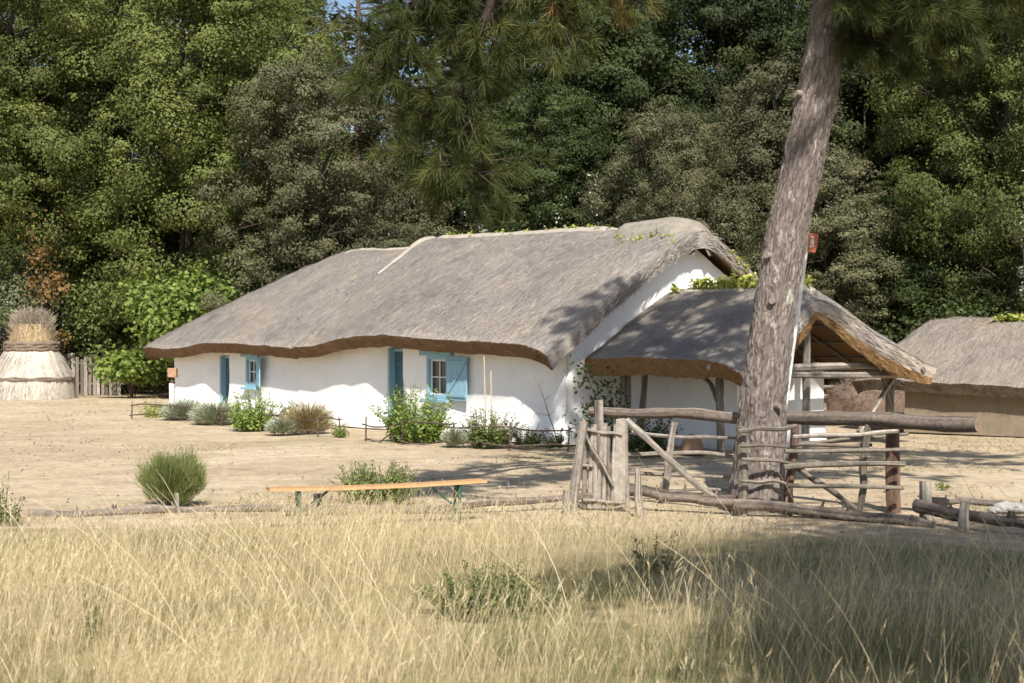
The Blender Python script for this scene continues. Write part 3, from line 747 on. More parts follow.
def TL(px, Z): return G(px, Z)
oakA = tree_proto('oak_tree', 'tall bright green oak filling the upper left behind the straw stack', 'tree', 'oak', 18.5, 12, 1.2, 101, 30, 5.6, .72, 420, .125, 0.256, TL(185, 56.5))
oakB = tree_proto('oak_tree', 'tall green oak cut off by the left edge of the photo', 'tree', 'oak', 19, 11, 1.0, 102, 28, 5.6, .70, 420, .125, 0.24, TL(10, 58))
holmA = tree_proto('holm_oak', 'rounded grey green holm oak behind the left half of the cottage roof', 'tree', 'holm', 12.2, 8.6, .5, 103, 32, 15, .42, 250, .095, .2, TL(318, 52))
holmB = tree_proto('holm_oak', 'pale holm oak rising directly left of the big pine trunk', 'tree', 'holm', 12.5, 7.2, .5, 104, 30, 15, .42, 250, .095, .2, TL(776, 52))
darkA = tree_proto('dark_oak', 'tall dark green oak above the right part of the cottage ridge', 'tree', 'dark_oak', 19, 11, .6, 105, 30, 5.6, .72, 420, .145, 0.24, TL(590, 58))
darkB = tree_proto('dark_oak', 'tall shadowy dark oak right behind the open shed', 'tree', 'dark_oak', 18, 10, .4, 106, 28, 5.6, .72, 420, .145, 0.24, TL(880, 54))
copy_thing(oakB, TL(262, 67), 2.1, (.95, .95, 1.15), 'farther green oak showing its top left of the sky gap')
copy_thing(oakA, TL(95, 68), 4.0, (1, 1, 1.15), 'farther green oak between the two big oaks at upper left')
copy_thing(holmA, TL(662, 47), 2.6, (.66, .66, .80), 'small rounded holm oak just above the mortar mound of the cottage ridge')
copy_thing(darkA, TL(715, 62), 1.2, (.9, .9, 1.05), 'dark oak seen between the two pale holm oaks left of the pine trunk')
copy_thing(oakA, TL(1010, 46), 1.9, (.75, .75, .86), 'sunlit leafy oak above the mud hut roof at right edge')
copy_thing(darkB, TL(985, 57), 2.4, (1, 1, 1.1), 'dark oak behind the sunlit oak at upper right')
copy_thing(darkA, TL(815, 66), 3.3, (1, 1, 1.05), 'far dark oak showing just right of the pine trunk')
copy_thing(holmB, TL(835, 47), 1.0, (.8, .8, .66), 'low dull holm oak between the pine trunk and the open shed roof')
copy_thing(holmB, TL(452, 60), 2.2, (1.35, 1.1, 1.08), 'olive coloured holm oak behind the hanging pine branch')
copy_thing(darkB, TL(540, 52), 5.1, (.62, .62, .62), 'small dark oak close behind the middle of the cottage roof')
copy_thing(holmB, TL(400, 50), 4.2, (.66, .66, .5), 'low holm oak just above the step in the cottage ridge')
copy_thing(darkA, TL(930, 47), .8, (.55, .55, .42), 'low dark oak behind the gap between open shed and mud hut')

# closing wood far behind
def far_wood():
    rg = np.random.default_rng(400); m = MB(); lobes = []
    for i in range(380):
        x = rg.uniform(-42, 42); z = rg.uniform(.5, 21) if not (-10.5 < x < -5.5) else rg.uniform(.5, 11.5)
        lobes.append((np.array([x, rg.uniform(75, 82), z]), rg.uniform(1.6, 2.6)))
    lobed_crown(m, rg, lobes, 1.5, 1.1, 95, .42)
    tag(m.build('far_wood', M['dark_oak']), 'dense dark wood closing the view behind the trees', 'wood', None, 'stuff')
far_wood()

# ------------------------------------------------------------------ shrubs and garden plants
def shrub(name, label, cat, loc, Wd, H, mat, leaf, n, seed, asp=.6, lobes=9, group=None, stem='twig', fl=.3, flat=1.0):
    rg = np.random.default_rng(seed); root = thing(name, label, cat, loc, rg.uniform(0, 6), group)
    lb = []
    for i in range(lobes):
        a = rg.uniform(0, 2*np.pi); rr = Wd/2*rg.uniform(.1, .68); z = H*rg.uniform(.25, .8); r = Wd*rg.uniform(.16, .26)
        r = min(r, H*.4); z = max(z, r*.8); z = min(z, H-r*.85)
        lb.append((np.array([math.cos(a)*rr, math.sin(a)*rr, z]), r))
    m = MB(); tot = sum(r*r for _, r in lb); P_, N_, T_ = [], [], []
    for c, r in lb:
        k = int(n*r*r/tot); e = nrm(rg.normal(size=(k, 3))+np.array([0, 0, .25]))
        rad = r*rg.uniform(.35, 1.12, k)**.7; rad *= 1+.35*vnoise(e*3+c*5+9, seed)
        p = c+e*rad[:, None]; P_.append(p); N_.append(e*.6+rg.normal(0, .55, (k, 3))+np.array([0, 0, fl])); T_.append(np.clip(rg.normal(.5+rg.normal(0, .08), .22, k), 0, 1))
    p = np.concatenate(P_); p[:, 2] = np.maximum(p[:, 2], .015)
    m.leaves(p, np.concatenate(N_), leaf*rg.uniform(.55, 1.3, len(p)), asp, np.concatenate(T_), fold=.08)
    # upright shoots break the outline
    k = 10
    for i in range(k):
        a = rg.uniform(0, 6.28); b0 = np.array([math.cos(a), math.sin(a), 0])*Wd*.3*rg.random(); tip = b0*1.5+np.array([0, 0, H*rg.uniform(.85, 1.12)])
        q = b0+(tip-b0)*rg.uniform(.5, 1, 26)[:, None]+rg.normal(0, leaf*.8, (26, 3))
        m.leaves(q, rg.normal(size=(26, 3))+np.array([0, 0, .4]), leaf*rg.uniform(.5, 1, 26), asp, np.clip(rg.normal(.6, .2, 26), 0, 1))
    m.build('foliage', M[mat], root)
    m = MB()
    for c, r in lb:
        m.tube([(c[0]*.1, c[1]*.1, -.03), (c[0]*.5, c[1]*.5, c[2]*.5), tuple(c)], [max(.008, H*.012), .005], 6)
    m.build('stem', M[stem], root)
    return root

def spiky(name, label, cat, loc, Wd, H, mat, n, seed, wd=.008, group=None, upright=.8, bend=.25, dome=False):
    """tussock of fine upright stems: broom, lavender, santolina"""
    rg = np.random.default_rng(seed); root = thing(name, label, cat, loc, 0, group)
    m = MB(); a = rg.uniform(0, 6.283, n); rr = np.sqrt(rg.random(n))
    h0 = rg.random(n)**.8
    base = np.stack([np.cos(a)*rr*Wd*.30, np.sin(a)*rr*Wd*.30, h0*H*.55*(1-rr*rr*.5)], -1)
    out = np.stack([np.cos(a)*rr*Wd*.5/H*1.15, np.sin(a)*rr*Wd*.5/H*1.15, np.full(n, upright)], -1)+rg.normal(0, .16, (n, 3))
    L = H*rg.uniform(.30, .55, n)*(1-.25*rr)
    if dome:
        e = nrm(rg.normal(size=(n, 3))); rad = rg.random(n)**.45; lump = 1+.42*vnoise(e*2.2+seed, seed)
        base = e*(rad*lump)[:, None]*np.array([Wd*.40, Wd*.40, H*.42])+np.array([0, 0, H*.45]); base[:, 2] = np.maximum(base[:, 2], .01)
        out = e*np.array([.55, .55, .35])+np.array([0, 0, upright])+rg.normal(0, .25, (n, 3)); L = H*rg.uniform(.12, .26, n)
    m.blades(base, out, L, wd, 2, bend, np.stack([np.cos(a), np.sin(a), np.full(n, -.25)], -1), np.clip(rg.normal(.5, .22, n)+.15*(h0-.5), 0, 1), taper=.5)
    m.build('foliage', M[mat], root)
    m = MB()
    for i in range(9):
        b = i*.7; m.tube([(0, 0, -.02), (math.cos(b)*Wd*.14, math.sin(b)*Wd*.14, H*.3), (math.cos(b)*Wd*.3, math.sin(b)*Wd*.3, H*.62)], [.012, .005], 6)
    m.build('stem', M['twig'], root)
    return root

def herb(name, label, cat, loc, Wd, H, mat, leaf, ns, per, seed, asp=.55, group=None, mat2=None, spread=1.0):
    """leafy stems fanning out of the ground"""
    rg = np.random.default_rng(seed); root = thing(name, label, cat, loc, 0, group); m = MB(); ms = MB(); m2 = MB()
    for i in range(ns):
        a = rg.uniform(0, 6.283); r0 = Wd*.28*math.sqrt(rg.random()); b0 = np.array([math.cos(a)*r0, math.sin(a)*r0, -.02])
        a2 = a+rg.normal(0, .6); out = rg.uniform(.1, 1)*spread; h = H*rg.uniform(.45, 1.05)*(1-.42*out**2)
        tip = b0+np.array([math.cos(a2)*Wd*.36*out, math.sin(a2)*Wd*.36*out, h]); q = curve([b0, b0*.7+tip*.3+np.array([0, 0, h*.14]), tip], 9)
        ms.tube(q, [max(.004, H*.007), .003], 5, cap=False)
        t = rg.uniform(.08, 1.0, per); k = (t*7.99).astype(int); f = (t*7.99-k)[:, None]; c = q[k]*(1-f)+q[k+1]*f
        an = rg.uniform(0, 6.283, per); sz = leaf*rg.uniform(.55, 1.25, per)*(1.15-.55*t)
        o = np.stack([np.cos(an), np.sin(an), rg.uniform(-.3, .5, per)], -1); c = c+o*sz[:, None]*rg.uniform(.4, 1.3, per)[:, None]
        c[:, 2] = np.maximum(c[:, 2], .01)
        m.leaves(c, np.stack([np.cos(an)*.5, np.sin(an)*.5, np.full(per, .7)], -1)+rg.normal(0, .45, (per, 3)), sz, asp, np.clip(rg.normal(.5+rg.normal(0, .1), .2, per), 0, 1), fold=.1)
        if mat2 and rg.random() < .6:
            m2.leaves(q[-1]+rg.normal(0, leaf*.4, (5, 3)), rg.normal(size=(5, 3)), leaf*.7, .8, rg.random(5))
    m.build('foliage', M[mat], root); ms.build('stem', M['stem'], root)
    if mat2: m2.build('flower', M[mat2], root)
    return root

# big background shrubs
shrub('fig_bush', 'large light green fig bush behind the left end of the cottage', 'bush', G(202, 50), 5.4, 4.7, 'lightleaf', .19, 11000, 201, .8, 20)
shrub('leafy_bush', 'low leafy green bush between the paling fence and the cottage', 'bush', G(132, 50.5), 2.3, 1.75, 'lightleaf', .2, 2600, 202, .7, 12)
shrub('grey_shrub', 'pale grey green shrub above the straw stack at left edge', 'bush', G(22, 54), 4.2, 5.3, 'paleolive', .14, 6500, 203, .5, 16)
shrub('rusty_sapling', 'rusty orange sapling standing behind the straw stack', 'sapling', G(40, 52.2), 2.2, 6.5, 'rust', .17, 1000, 204, .6, 10)
shrub('hedge_shrub', 'yellowish green shrub behind the grey paling fence', 'bush', G(92, 54.5), 3.6, 4.6, 'olive', .17, 6000, 205, .6, 16)
shrub('hedge_shrub', 'dark green shrub behind the fig bush', 'bush', G(250, 54), 5.2, 5.0, 'oak', .18, 6000, 206, .6, 16)
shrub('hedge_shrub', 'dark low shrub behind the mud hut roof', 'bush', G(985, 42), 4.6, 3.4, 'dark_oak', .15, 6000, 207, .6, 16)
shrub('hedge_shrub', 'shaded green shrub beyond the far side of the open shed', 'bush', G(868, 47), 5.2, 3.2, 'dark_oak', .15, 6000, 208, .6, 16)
shrub('pale_shrub', 'pale grey leafed shrub peeping over the middle of the cottage ridge', 'bush', G(575, 44), 2.6, 6.5, 'greyleaf', .12, 2600, 209, .5, 10)
shrub('light_branch_bush', 'light cream leafed shrub at the right edge above the hut', 'bush', G(1035, 42), 1.7, 6.9, 'greyleaf', .13, 2200, 210, .5, 10)

# ------------------------------------------------------------------ plants on the ridges
def ridge_plant(label, pts, n, leaf, mat, seed, hgt=.16, spread=.12):
    rg = np.random.default_rng(seed); m = MB(); pts = np.asarray(pts, float); c = pts.mean(0)
    i = rg.integers(0, len(pts), n); p = pts[i]-c+np.clip(rg.normal(0, spread*.6, (n, 3)), -spread, spread)*np.array([1, 1, .15]); p[:, 2] += np.abs(rg.normal(0, hgt*.5, n))+.02
    m.leaves(p, rg.normal(0, .6, (n, 3))+np.array([0, -.3, .8]), leaf*rg.uniform(.6, 1.3, n), .65, np.clip(rg.normal(.55, .25, n), 0, 1), fold=.1)
    for q in pts:
        m.tube([q-c+np.array([0, 0, -.06]), q-c+np.array([rg.normal(0, .02), rg.normal(0, .02), hgt*.8])], [leaf*.35, leaf*.5, leaf*.2], 7, .2)
    o = m.build('ridge_plant', M[mat]); o.location = tuple(c); tag(o, label, 'plant')
    return o
midc = CTOP.shape[1]//2
def cr(x, y=3.5, dz=.1):
    z = np.interp(x, CXS, CTOP[:, midc, 2])-max(0, abs(y-3.5)-.0)*.66
    return loc2w(x, y, z+dz)
def sr(x, y=3.1, dz=.1):
    z = np.interp(x, SXS, STOP[:, STOP.shape[1]//2, 2])-max(0, abs(y-3.1)-.1)*.5
    return loc2w(x, y, z+dz)
_r = random.Random(5)
for i in range(26):
    x = -9.2+i*.25+_r.uniform(-.1, .1)
    o = ridge_plant('small yellow green plant, one of the loose row along the cottage ridge', [cr(x, 3.4+_r.uniform(-.15, .15), .05)], _r.randint(7, 20), .07, 'yellowleaf', 100+i, _r.uniform(.05, .13), .07); o['group'] = 'small plants along the cottage ridge'
for i in range(11):
    x = -2.0+i*.18+_r.uniform(-.06, .06)
    o = ridge_plant('yellow green houseleek growing on the front of the mortar mound', [cr(x, 2.8+_r.uniform(-.2, .2), .15)], _r.randint(8, 22), .09, 'yellowleaf', 140+i, .09, .08); o['group'] = 'houseleeks on the mortar mound'
for i in range(6):
    o = ridge_plant('sparse yellowish leaves on the far slope of the cottage gable roof', [cr(-.1+.05*math.sin(i), 4.3+.23*i, .10)], 9, .09, 'yellowleaf', 160+i, .08, .08); o['group'] = 'leaves on the far gable slope'
ridge_plant('thick yellow green plants on the shed ridge left of the pine trunk', [sr(x, 2.95, .08) for x in np.linspace(.25, 1.9, 12)], 210, .15, 'yellowleaf', 3, .18, .13)
ridge_plant('single small plant low on the shed ridge by the cottage gable', [sr(-.1, 2.7, .06)], 22, .12, 'yellowleaf', 4, .16, .08)
ridge_plant('pale leafy plants on the shed ridge right of the pine trunk', [sr(x, 3.1, .10) for x in np.linspace(2.4, 3.1, 8)], 90, .11, 'yellowleaf', 5, .12, .12)
def hr(x, y=2.3, dz=.05):
    return hutw(x, y, np.interp(x, HXS, HTOP[:, HTOP.shape[1]//2, 2])-max(0, 2.3-y)*.45+dz)
ridge_plant('broad yellow green creeper lying along the mud hut ridge', [hr(x, 2.05+.12*math.sin(x*3), .06) for x in np.linspace(1.35, 4.6, 26)], 520, .17, 'yellowleaf', 6, .14, .16)

# ------------------------------------------------------------------ straw stack, left shed, paling fence
def straw_stack():
    Z = 50.0; root = thing('straw_stack', 'tall conical pale straw stack bound with twig bands at left edge', 'straw stack', G(32, Z), 0)
    rg = np.random.default_rng(60)
    def skirt(nm, z0, z1, r0, r1, mat, seed, rag=.0, nst=3500, wd=.018):
        m = MB(); a = np.linspace(0, 2*np.pi, 90, endpoint=False); z = np.linspace(z0, z1, 24); A, Zg = np.meshgrid(a, z)
        rr = np.interp(Zg, [z0, z1], [r0, r1])*(1+.035*vnoise(np.stack([A*9, Zg*.5, A*0], -1), seed)+.02*vnoise(np.stack([A*26, Zg*1.2, A*0], -1), seed))
        m.grid(np.stack([np.cos(A)*rr, np.sin(A)*rr, Zg], -1)[:, ::-1], close=True, tint=.5+.25*vnoise(np.stack([A*30, Zg*.6, A*0], -1), seed+3), flip=True)
        a = rg.uniform(0, 6.283, nst); t = rg.random(nst); zz = z0+(z1-z0)*t; rr = np.interp(zz, [z0, z1], [r0, r1])*1.01
        o = np.stack([np.cos(a), np.sin(a), a*0], -1); p = o*rr[:, None]; p[:, 2] = zz
        d = o*((r0-r1)/(z1-z0)+.06)-np.array([0, 0, 1.])+rg.normal(0, .10, (nst, 3))
        m.blades(p, d, np.minimum(rg.uniform(.2, .5, nst), zz-z0+.06), wd, 1, tint=np.clip(rg.normal(.5, .25, nst), 0, 1), face=o, taper=.4)
        m.add(np.array([[np.cos(q)*r1*.97, np.sin(q)*r1*.97, z1] for q in np.linspace(0, 6.283, 24, endpoint=False)]+[[0, 0, z1+.02]]), tris=[[i, (i+1) % 24, 24] for i in range(24)])
        return m.build(nm, mat, root)
    skirt('lower_skirt', 0, .74, 1.47, 1.40, M['straw_pale'], 1)
    skirt('upper_skirt', .70, 1.72, 1.43, .88, M['straw_pale'], 2)
    skirt('straw_neck', 1.68, 2.6, .84, .62, M['straw_gold'], 3, nst=3000)
    def band(nm, z, r, t, h, mat):
        m = MB()
        for j in range(3):
            a = np.linspace(0, 2*np.pi, 60)
            q = np.stack([np.cos(a)*(r+.01*np.sin(a*13+j)), np.sin(a)*(r+.01*np.sin(a*13+j)), z+(j-1)*h+.02*np.sin(a*9+j*2)], -1)
            m.tube(q, [t], 7, .3, j, cap=False)
        return m.build(nm, mat, root)
    band('band', .71, 1.45, .030, .025, M['twig_band']); band('band', 1.82, .89, .075, .10, M['twig_band'])
    m = MB(); n = 5200; a = rg.uniform(0, 6.283, n); r = .62*np.sqrt(rg.random(n)); zz = rg.uniform(2.0, 2.85, n)-.35*(r/.62)**3
    o = np.stack([np.cos(a)*r, np.sin(a)*r, zz], -1); d = np.stack([np.cos(a)*r*.10, np.sin(a)*r*.10, rg.uniform(.8, 1.3, n)], -1)+rg.normal(0, .22, (n, 3))
    m.blades(o, d, rg.uniform(.25, .55, n), .022, 2, .22, np.stack([np.cos(a), np.sin(a), np.full(n, -.4)], -1), np.clip(rg.normal(.45, .25, n), 0, 1), taper=.4)
    m.build('straw_plume', M['straw_old'], root)
straw_stack()

def tin_shed():
    root = thing('small_shed', 'dark open shed with grey sheet roof behind the straw stack', 'shed', G(-22, 55), 0)
    m = MB(); n = 40; x = np.linspace(-2.2, 1.3, n*3); y = np.linspace(-1.6, 1.8, 8); X, Y = np.meshgrid(x, y, indexing='ij')
    Zt = 2.0+(Y+1.6)*.24+.03*np.sin(X*42)
    m.grid(np.stack([X, Y, Zt], -1)); m.grid(np.stack([X, Y, Zt-.05], -1), flip=True); m.build('roof', M['slate'], root)
    for xx in (-2.0, 1.1):
        for yy in (-1.4, 1.6):
            m = MB(); m.tube([(xx, yy, -.02), (xx, yy, 2.02+(yy+1.6)*.24)], [.07], 9, .1); m.build('post', M['wood_dark'], root)
    m = MB(); m.box((-.45, 1.62, 1.2), (3.0, .05, 2.4)); m.box((-2.0, .1, 1.0), (.05, 2.9, 2.0)); m.build('back_wall', M['wood_dark'], root, smooth=False)
tin_shed()
def paling():
    root = thing('paling_fence', 'grey split paling fence beside the straw stack', 'fence', G(60, 53.4), R(4))
    for i in range(30):
        x = -2.3+i*.155+random.uniform(-.015, .015); h = random.uniform(1.3, 1.62); m = MB(); m.box((x, 0, h/2-.02), (.115, .025, h), jit=.012, tint=random.random())
        m.build('pale', M['wood_grey'], root, smooth=False).rotation_euler = (random.uniform(-.05, .05), 0, 0)
    for z in (.4, 1.15):
        m = MB(); m.tube([(-2.4, .05, z), (0, .06, z+.03), (2.4, .05, z)], [.03], 7); m.build('rail', M['wood_grey'], root)
paling()

# ------------------------------------------------------------------ rough poles, fences, gate, logs
def pole_pts(a, b, seed, wob=.03, n=14):
    a = np.asarray(a, float); b = np.asarray(b, float); t = np.linspace(0, 1, n); L = np.linalg.norm(b-a)
    q = a+(b-a)*t[:, None]
    w_ = np.stack([vnoise(np.stack([t*2.6+seed*3.1, t*0+i*7, t*0+seed], -1), seed+i) for i in range(3)], -1)*wob*(np.sin(np.pi*t)[:, None]*.7+.3)
    return q+w_
def pole(name, a, b, r0, r1, mat, parent=None, seed=0, wob=.03, capm=None, jit=.22, n=18, ns=10):
    a = np.asarray(a, float); b = np.asarray(b, float)
    base = np.zeros(3)
    if parent is not None: base = np.array(parent.location)
    m = MB(); q = pole_pts(a-base, b-base, seed, wob, n)
    k = np.linspace(0, 1, n); rr = r0+(r1-r0)*k
    rr = rr*(1+.12*vnoise(np.stack([k*6, k*0+seed, k*0], -1), seed))
    m.tube(q, rr, 14, jit*.6, seed, capmi=1 if capm else None, grain=1.0)
    return m.build(name, [mat, capm] if capm else mat, parent)

# left-hand ground logs
def ground_log(label, pts, r, mat, seed, group=None):
    pts = [np.asarray(p, float) for p in pts]; o0 = pts[0].copy(); m = MB(); n = 30
    t = np.linspace(0, 1, n); tt = np.linspace(0, 1, len(pts)); A = np.array(pts)-o0
    q = np.stack([np.interp(t, tt, A[:, i]) for i in range(3)], -1); q += np.stack([t*0, vnoise(np.stack([t*7, t*0+seed, t*0], -1), seed)*.05, vnoise(np.stack([t*6, t*0+seed, t*0+3], -1), seed+2)*.025], -1)
    k = r*(1+.18*vnoise(np.stack([t*8, t*0+seed, t*0+5], -1), seed+4))*(1-.25*t)
    m.tube(q, k, 16, .2, seed, capmi=1, grain=1.0)
    for i in range(5):     # snags
        j = random.randint(2, n-3); d = np.array([random.uniform(-.4, .4), random.uniform(-.4, .2), 1]); m.tube([q[j], q[j]+d*r*1.7], [r*.32, r*.16], 6, .2, i)
    o = m.build('fallen_log', [mat, M['wood_end']]); o.location = tuple(o0); tag(o, label, 'log', group); return o
ground_log('long thin grey log lying on the ground beside the broom bush', [P(28, 518, 16.4), P(150, 512, 16.6), P(292, 506, 16.8)], .065, M['wood_brown'], 1)
ground_log('low grey log half hidden in grass under the bench', [P(286, 512, 16.4), P(430, 508, 16.6), P(592, 497, 16.9)], .055, M['wood_brown'], 2)
ground_log('grey log on the ground between the wicket gate and the pine trunk', [P(622, 489, 17.2), P(690, 498, 16.7), P(745, 502, 16.6)], .085, M['wood_brown'], 3)
ground_log('long grey log lying in grass under the pole fence', [P(733, 503, 16.5), P(830, 512, 16.2), P(935, 524, 15.6)], .075, M['wood_brown'], 4)
ground_log('thick grey log at right edge running out of the photo', [P(916, 507, 16.0), P(975, 517, 15.4), P(1045, 530, 14.8)], .070, M['wood_brown'], 5)
ground_log('thin straight log lying behind the thick one at right edge', [P(930, 500, 16.9), P(985, 503, 16.7), P(1040, 505, 16.6)], .048, M['wood_brown'], 6)

def short_post(label, px, Z, h, r, lean, mat, seed, r1=None):
    g = G(px, Z); m = MB(); q = pole_pts((0, 0, -.06), (lean, 0, h), seed, .015, 10)
    m.tube(q, [r, r1 or r*.85], 16, .12, seed, capmi=1, grain=1.0); o = m.build('wooden_post', [mat, M['wood_end']]); o.location = tuple(g); return tag(o, label, 'post')
short_post('short stubby grey post standing left of the thick log at right edge', 926, 16.1, .42, .075, .0, M['wood_grey'], 11)
short_post('short post stump leaning on the thick log near right edge', 964, 15.3, .28, .06, .02, M['wood_grey'], 12)
short_post('thin pale stake under the bench', 318, 15.3, .36, .05, -.01, M['wood_grey'], 13)
short_post('short pale stake at the foot of the broom bush', 177, 16.5, .24, .03, .0, M['wood_grey'], 14)
short_post('leaning pale grey post on the left side of the wicket gate', 571, 16.75, 1.06, .062, .15, M['wood_grey'], 15, .052)
short_post('short grey stub left of the leaning gate post', 566, 16.4, .28, .055, .02, M['wood_grey'], 16)
short_post('short pointed grey stake right of the wicket gate', 640, 16.2, .56, .055, -.03, M['wood_grey'], 17, .03)
short_post('upright post behind the wicket gate carrying the left end of the log beam', 599, 18.2, 1.25, .062, .0, M['wood_grey'], 18)

# the long log beam and its red-brown post
def beam(label, a, b, r0, r1, mat, seed):
    o0 = a.copy(); m = MB(); q = pole_pts(a*0, b-a, seed, .03, 40)
    t = np.linspace(0, 1, 40); m.tube(q, (r0+(r1-r0)*t)*(1+.07*np.sin(t*23+seed)), 22, .10, seed, capmi=1, grain=.8)
    o = m.build('log_beam', [mat, M['wood_end']]); o.location = tuple(o0); tag(o, label, 'log')
beam('weathered grey log laid level from the wicket gate to the pine trunk', P(589, 411, 18.3), P(757, 418.5, 17.75), .058, .074, M['wood_brown'], 5)
beam('long dark log laid level from the pine trunk across the red brown post', P(750, 418, 18.0), P(978, 423.5, 15.9), .08, .090, M['wood_brown'], 6)
short_post('stout red brown post carrying the right part of the log beam', 894, 16.85, 1.0, .086, -.01, M['wood_red'], 19, .082)

# wicket gate
def gate():
    Z = 16.9; root = thing('wicket_gate', 'small wicket gate of vertical split pales weathered grey', 'gate', G(583, Z), R(-3))
    W0 = 42*Z/F
    xs = [0.01, .075, .135, .19, .245, .30, .35]
    for i, x in enumerate(xs):
        h = [1.08, .98, 1.02, 1.0, 1.03, .99, 1.02][i]; m = MB()
        q = pole_pts((x, 0, .02), (x+.02+random.uniform(-.02, .02), 0, h), 20+i, .012, 8); m.tube(q, [.031, .026], 9, .15, i, tint=.35+.5*random.random(), grain=.7); m.build('pale', M['wood_grey'], root)
    m = MB(); m.box((.435, -.02, .56), (.115, .045, 1.05), np.array([[1, 0, .04], [0, 1, 0], [-.04, 0, 1]]), jit=.012, tint=.75); bevel(m.build('stile', M['wood_grey'], root, smooth=False), .01)
    m = MB(); q = pole_pts((.525, 0, .02), (.50, 0, 1.06), 31, .012, 8); m.tube(q, [.035, .03], 8, .2, 4); m.build('pale', M['wood_grey'], root)
    for z0, z1, a, b in ((.96, .90, .0, .46), (.52, .53, -.1, .12), (.12, .10, .0, .50)):
        m = MB(); m.tube(pole_pts((a, -.045, z0), (b, -.055, z1), int(z0*40), .015, 10), [.022, .018], 9, .2, 5, grain=1.0); m.build('rail', M['wood_grey'], root)
    m = MB(); m.tube(pole_pts((.02, -.085, .93), (.36, -.08, .30), 44, .012, 10), [.020, .017], 8, .2, 6, grain=1.0); m.build('brace', M['wood_grey'], root)
gate()

def pole_fence_a():
    Z = 17.9; o0 = G(628, Z); root = thing('pole_fence', 'open fence of thin poles between the wicket gate and the pine trunk', 'fence', o0)
    for i, (a, b, r) in enumerate((((632, 431, 17.8), (738, 439, 17.9), .022), ((626, 453, 17.8), (742, 457, 17.9), .022), ((626, 474, 17.8), (742, 478, 17.9), .022), ((640, 487, 17.8), (742, 492, 17.9), .018))):
        pole('rail', P(*a), P(*b), r*1.15, r, M['wood_grey'], root, 60+i, .05)
    pole('post', P(663, 496, 17.75), P(675, 422, 17.75), .05, .045, M['wood_grey'], root, 66)
    pole('brace', P(626, 421, 17.6), P(718, 500, 17.3), .04, .034, M['wood_grey'], root, 67, .04)
pole_fence_a()
def pole_fence_b():
    Z = 16.4; root = thing('pole_fence', 'rustic four rail pole fence in front of the pine trunk', 'fence', G(792, Z))
    for i, (a, b, r) in enumerate((((739, 431, 16.35), (796, 426, 16.4), .030), ((740, 445.5, 16.35), (802, 448, 16.4), .027), ((741, 459, 16.35), (798, 464, 16.4), .027), ((741, 481, 16.35), (797, 485, 16.4), .026),
                                   ((793, 437, 16.3), (898, 432, 16.55), .034), ((785, 451, 16.3), (905, 449, 16.55), .032), ((784, 467.5, 16.3), (905, 465, 16.55), .036), ((787, 485, 16.3), (904, 488, 16.55), .032),
                                   ((800, 442, 17.1), (908, 433, 17.1), .026), ((797, 445, 17.0), (872, 445, 17.0), .028))):
        pole('rail', P(*a), P(*b), r*.85, r*.75, M['wood_tan'] if i != 4 else M['wood_grey'], root, 80+i, .035, M['wood_end'])
    pole('post', P(742, 516, 16.5), P(742, 426, 16.5), .06, .05, M['wood_tan'], root, 92, capm=M['wood_end'])
    pole('post', P(788, 516, 16.55), P(794, 424, 16.55), .055, .045, M['wood_red'], root, 93, capm=M['wood_end'])
    pole('post', P(860, 510, 16.85), P(868, 424, 16.85), .045, .04, M['wood_tan'], root, 94)
    pole('brace', P(797, 467, 16.75), P(856, 508, 16.5), .036, .032, M['wood_tan'], root, 95)
pole_fence_b()

# ------------------------------------------------------------------ bench
def bench():
    a = P(268, 489, 15.1); b = P(484, 480.5, 15.85); L = np.linalg.norm(b-a); ang = math.atan2(b[1]-a[1], b[0]-a[0])
    c = (a+b)/2; root = thing('folding_bench', 'long orange varnished plank bench on folding green metal legs', 'bench', (c[0], c[1], 0), ang)
    zt = c[2]; sl_ = (b[2]-a[2])
    m = MB(); n = 40; x = np.linspace(-L/2, L/2, n); pr = np.array([(-.125, -.014), (-.12, .014), (.12, .014), (.125, -.014)])
    sag = -.02*np.cos(x/L*np.pi)+sl_*x/L
    rows = np.array([[(xx, p[0], zt+p[1]+s_) for p in pr] for xx, s_ in zip(x, sag)]); m.grid(rows, close=True, flip=True)
    for e, fl in ((0, 0), (n-1, 1)): m.add(rows[e], [[0, 1, 2, 3] if fl else [3, 2, 1, 0]])
    m.build('seat', M['bench_top'], root, smooth=False)
    for xx, s_ in ((-L/2+.32, 1), (L/2-.30, -1)):
        z1 = zt-.03+sl_*xx/L
        m = MB()
        for y in (-.09, .09):
            m.tube([(xx, y, z1), (xx+.02*s_, y*1.15, 0)], [.015], 8)
            m.tube([(xx+.34*s_, y*.3, z1), (xx+.06*s_, y*.8, z1-.22)], [.008], 6)
        m.tube([(xx, -.1, z1-.28), (xx, .1, z1-.28)], [.01], 6); m.tube([(xx, -.1, .015), (xx, .1, .015)], [.014], 6)
        m.box((xx, 0, z1-.07), (.03, .18, .13)); m.build('leg', M['green_metal'], root)
bench()

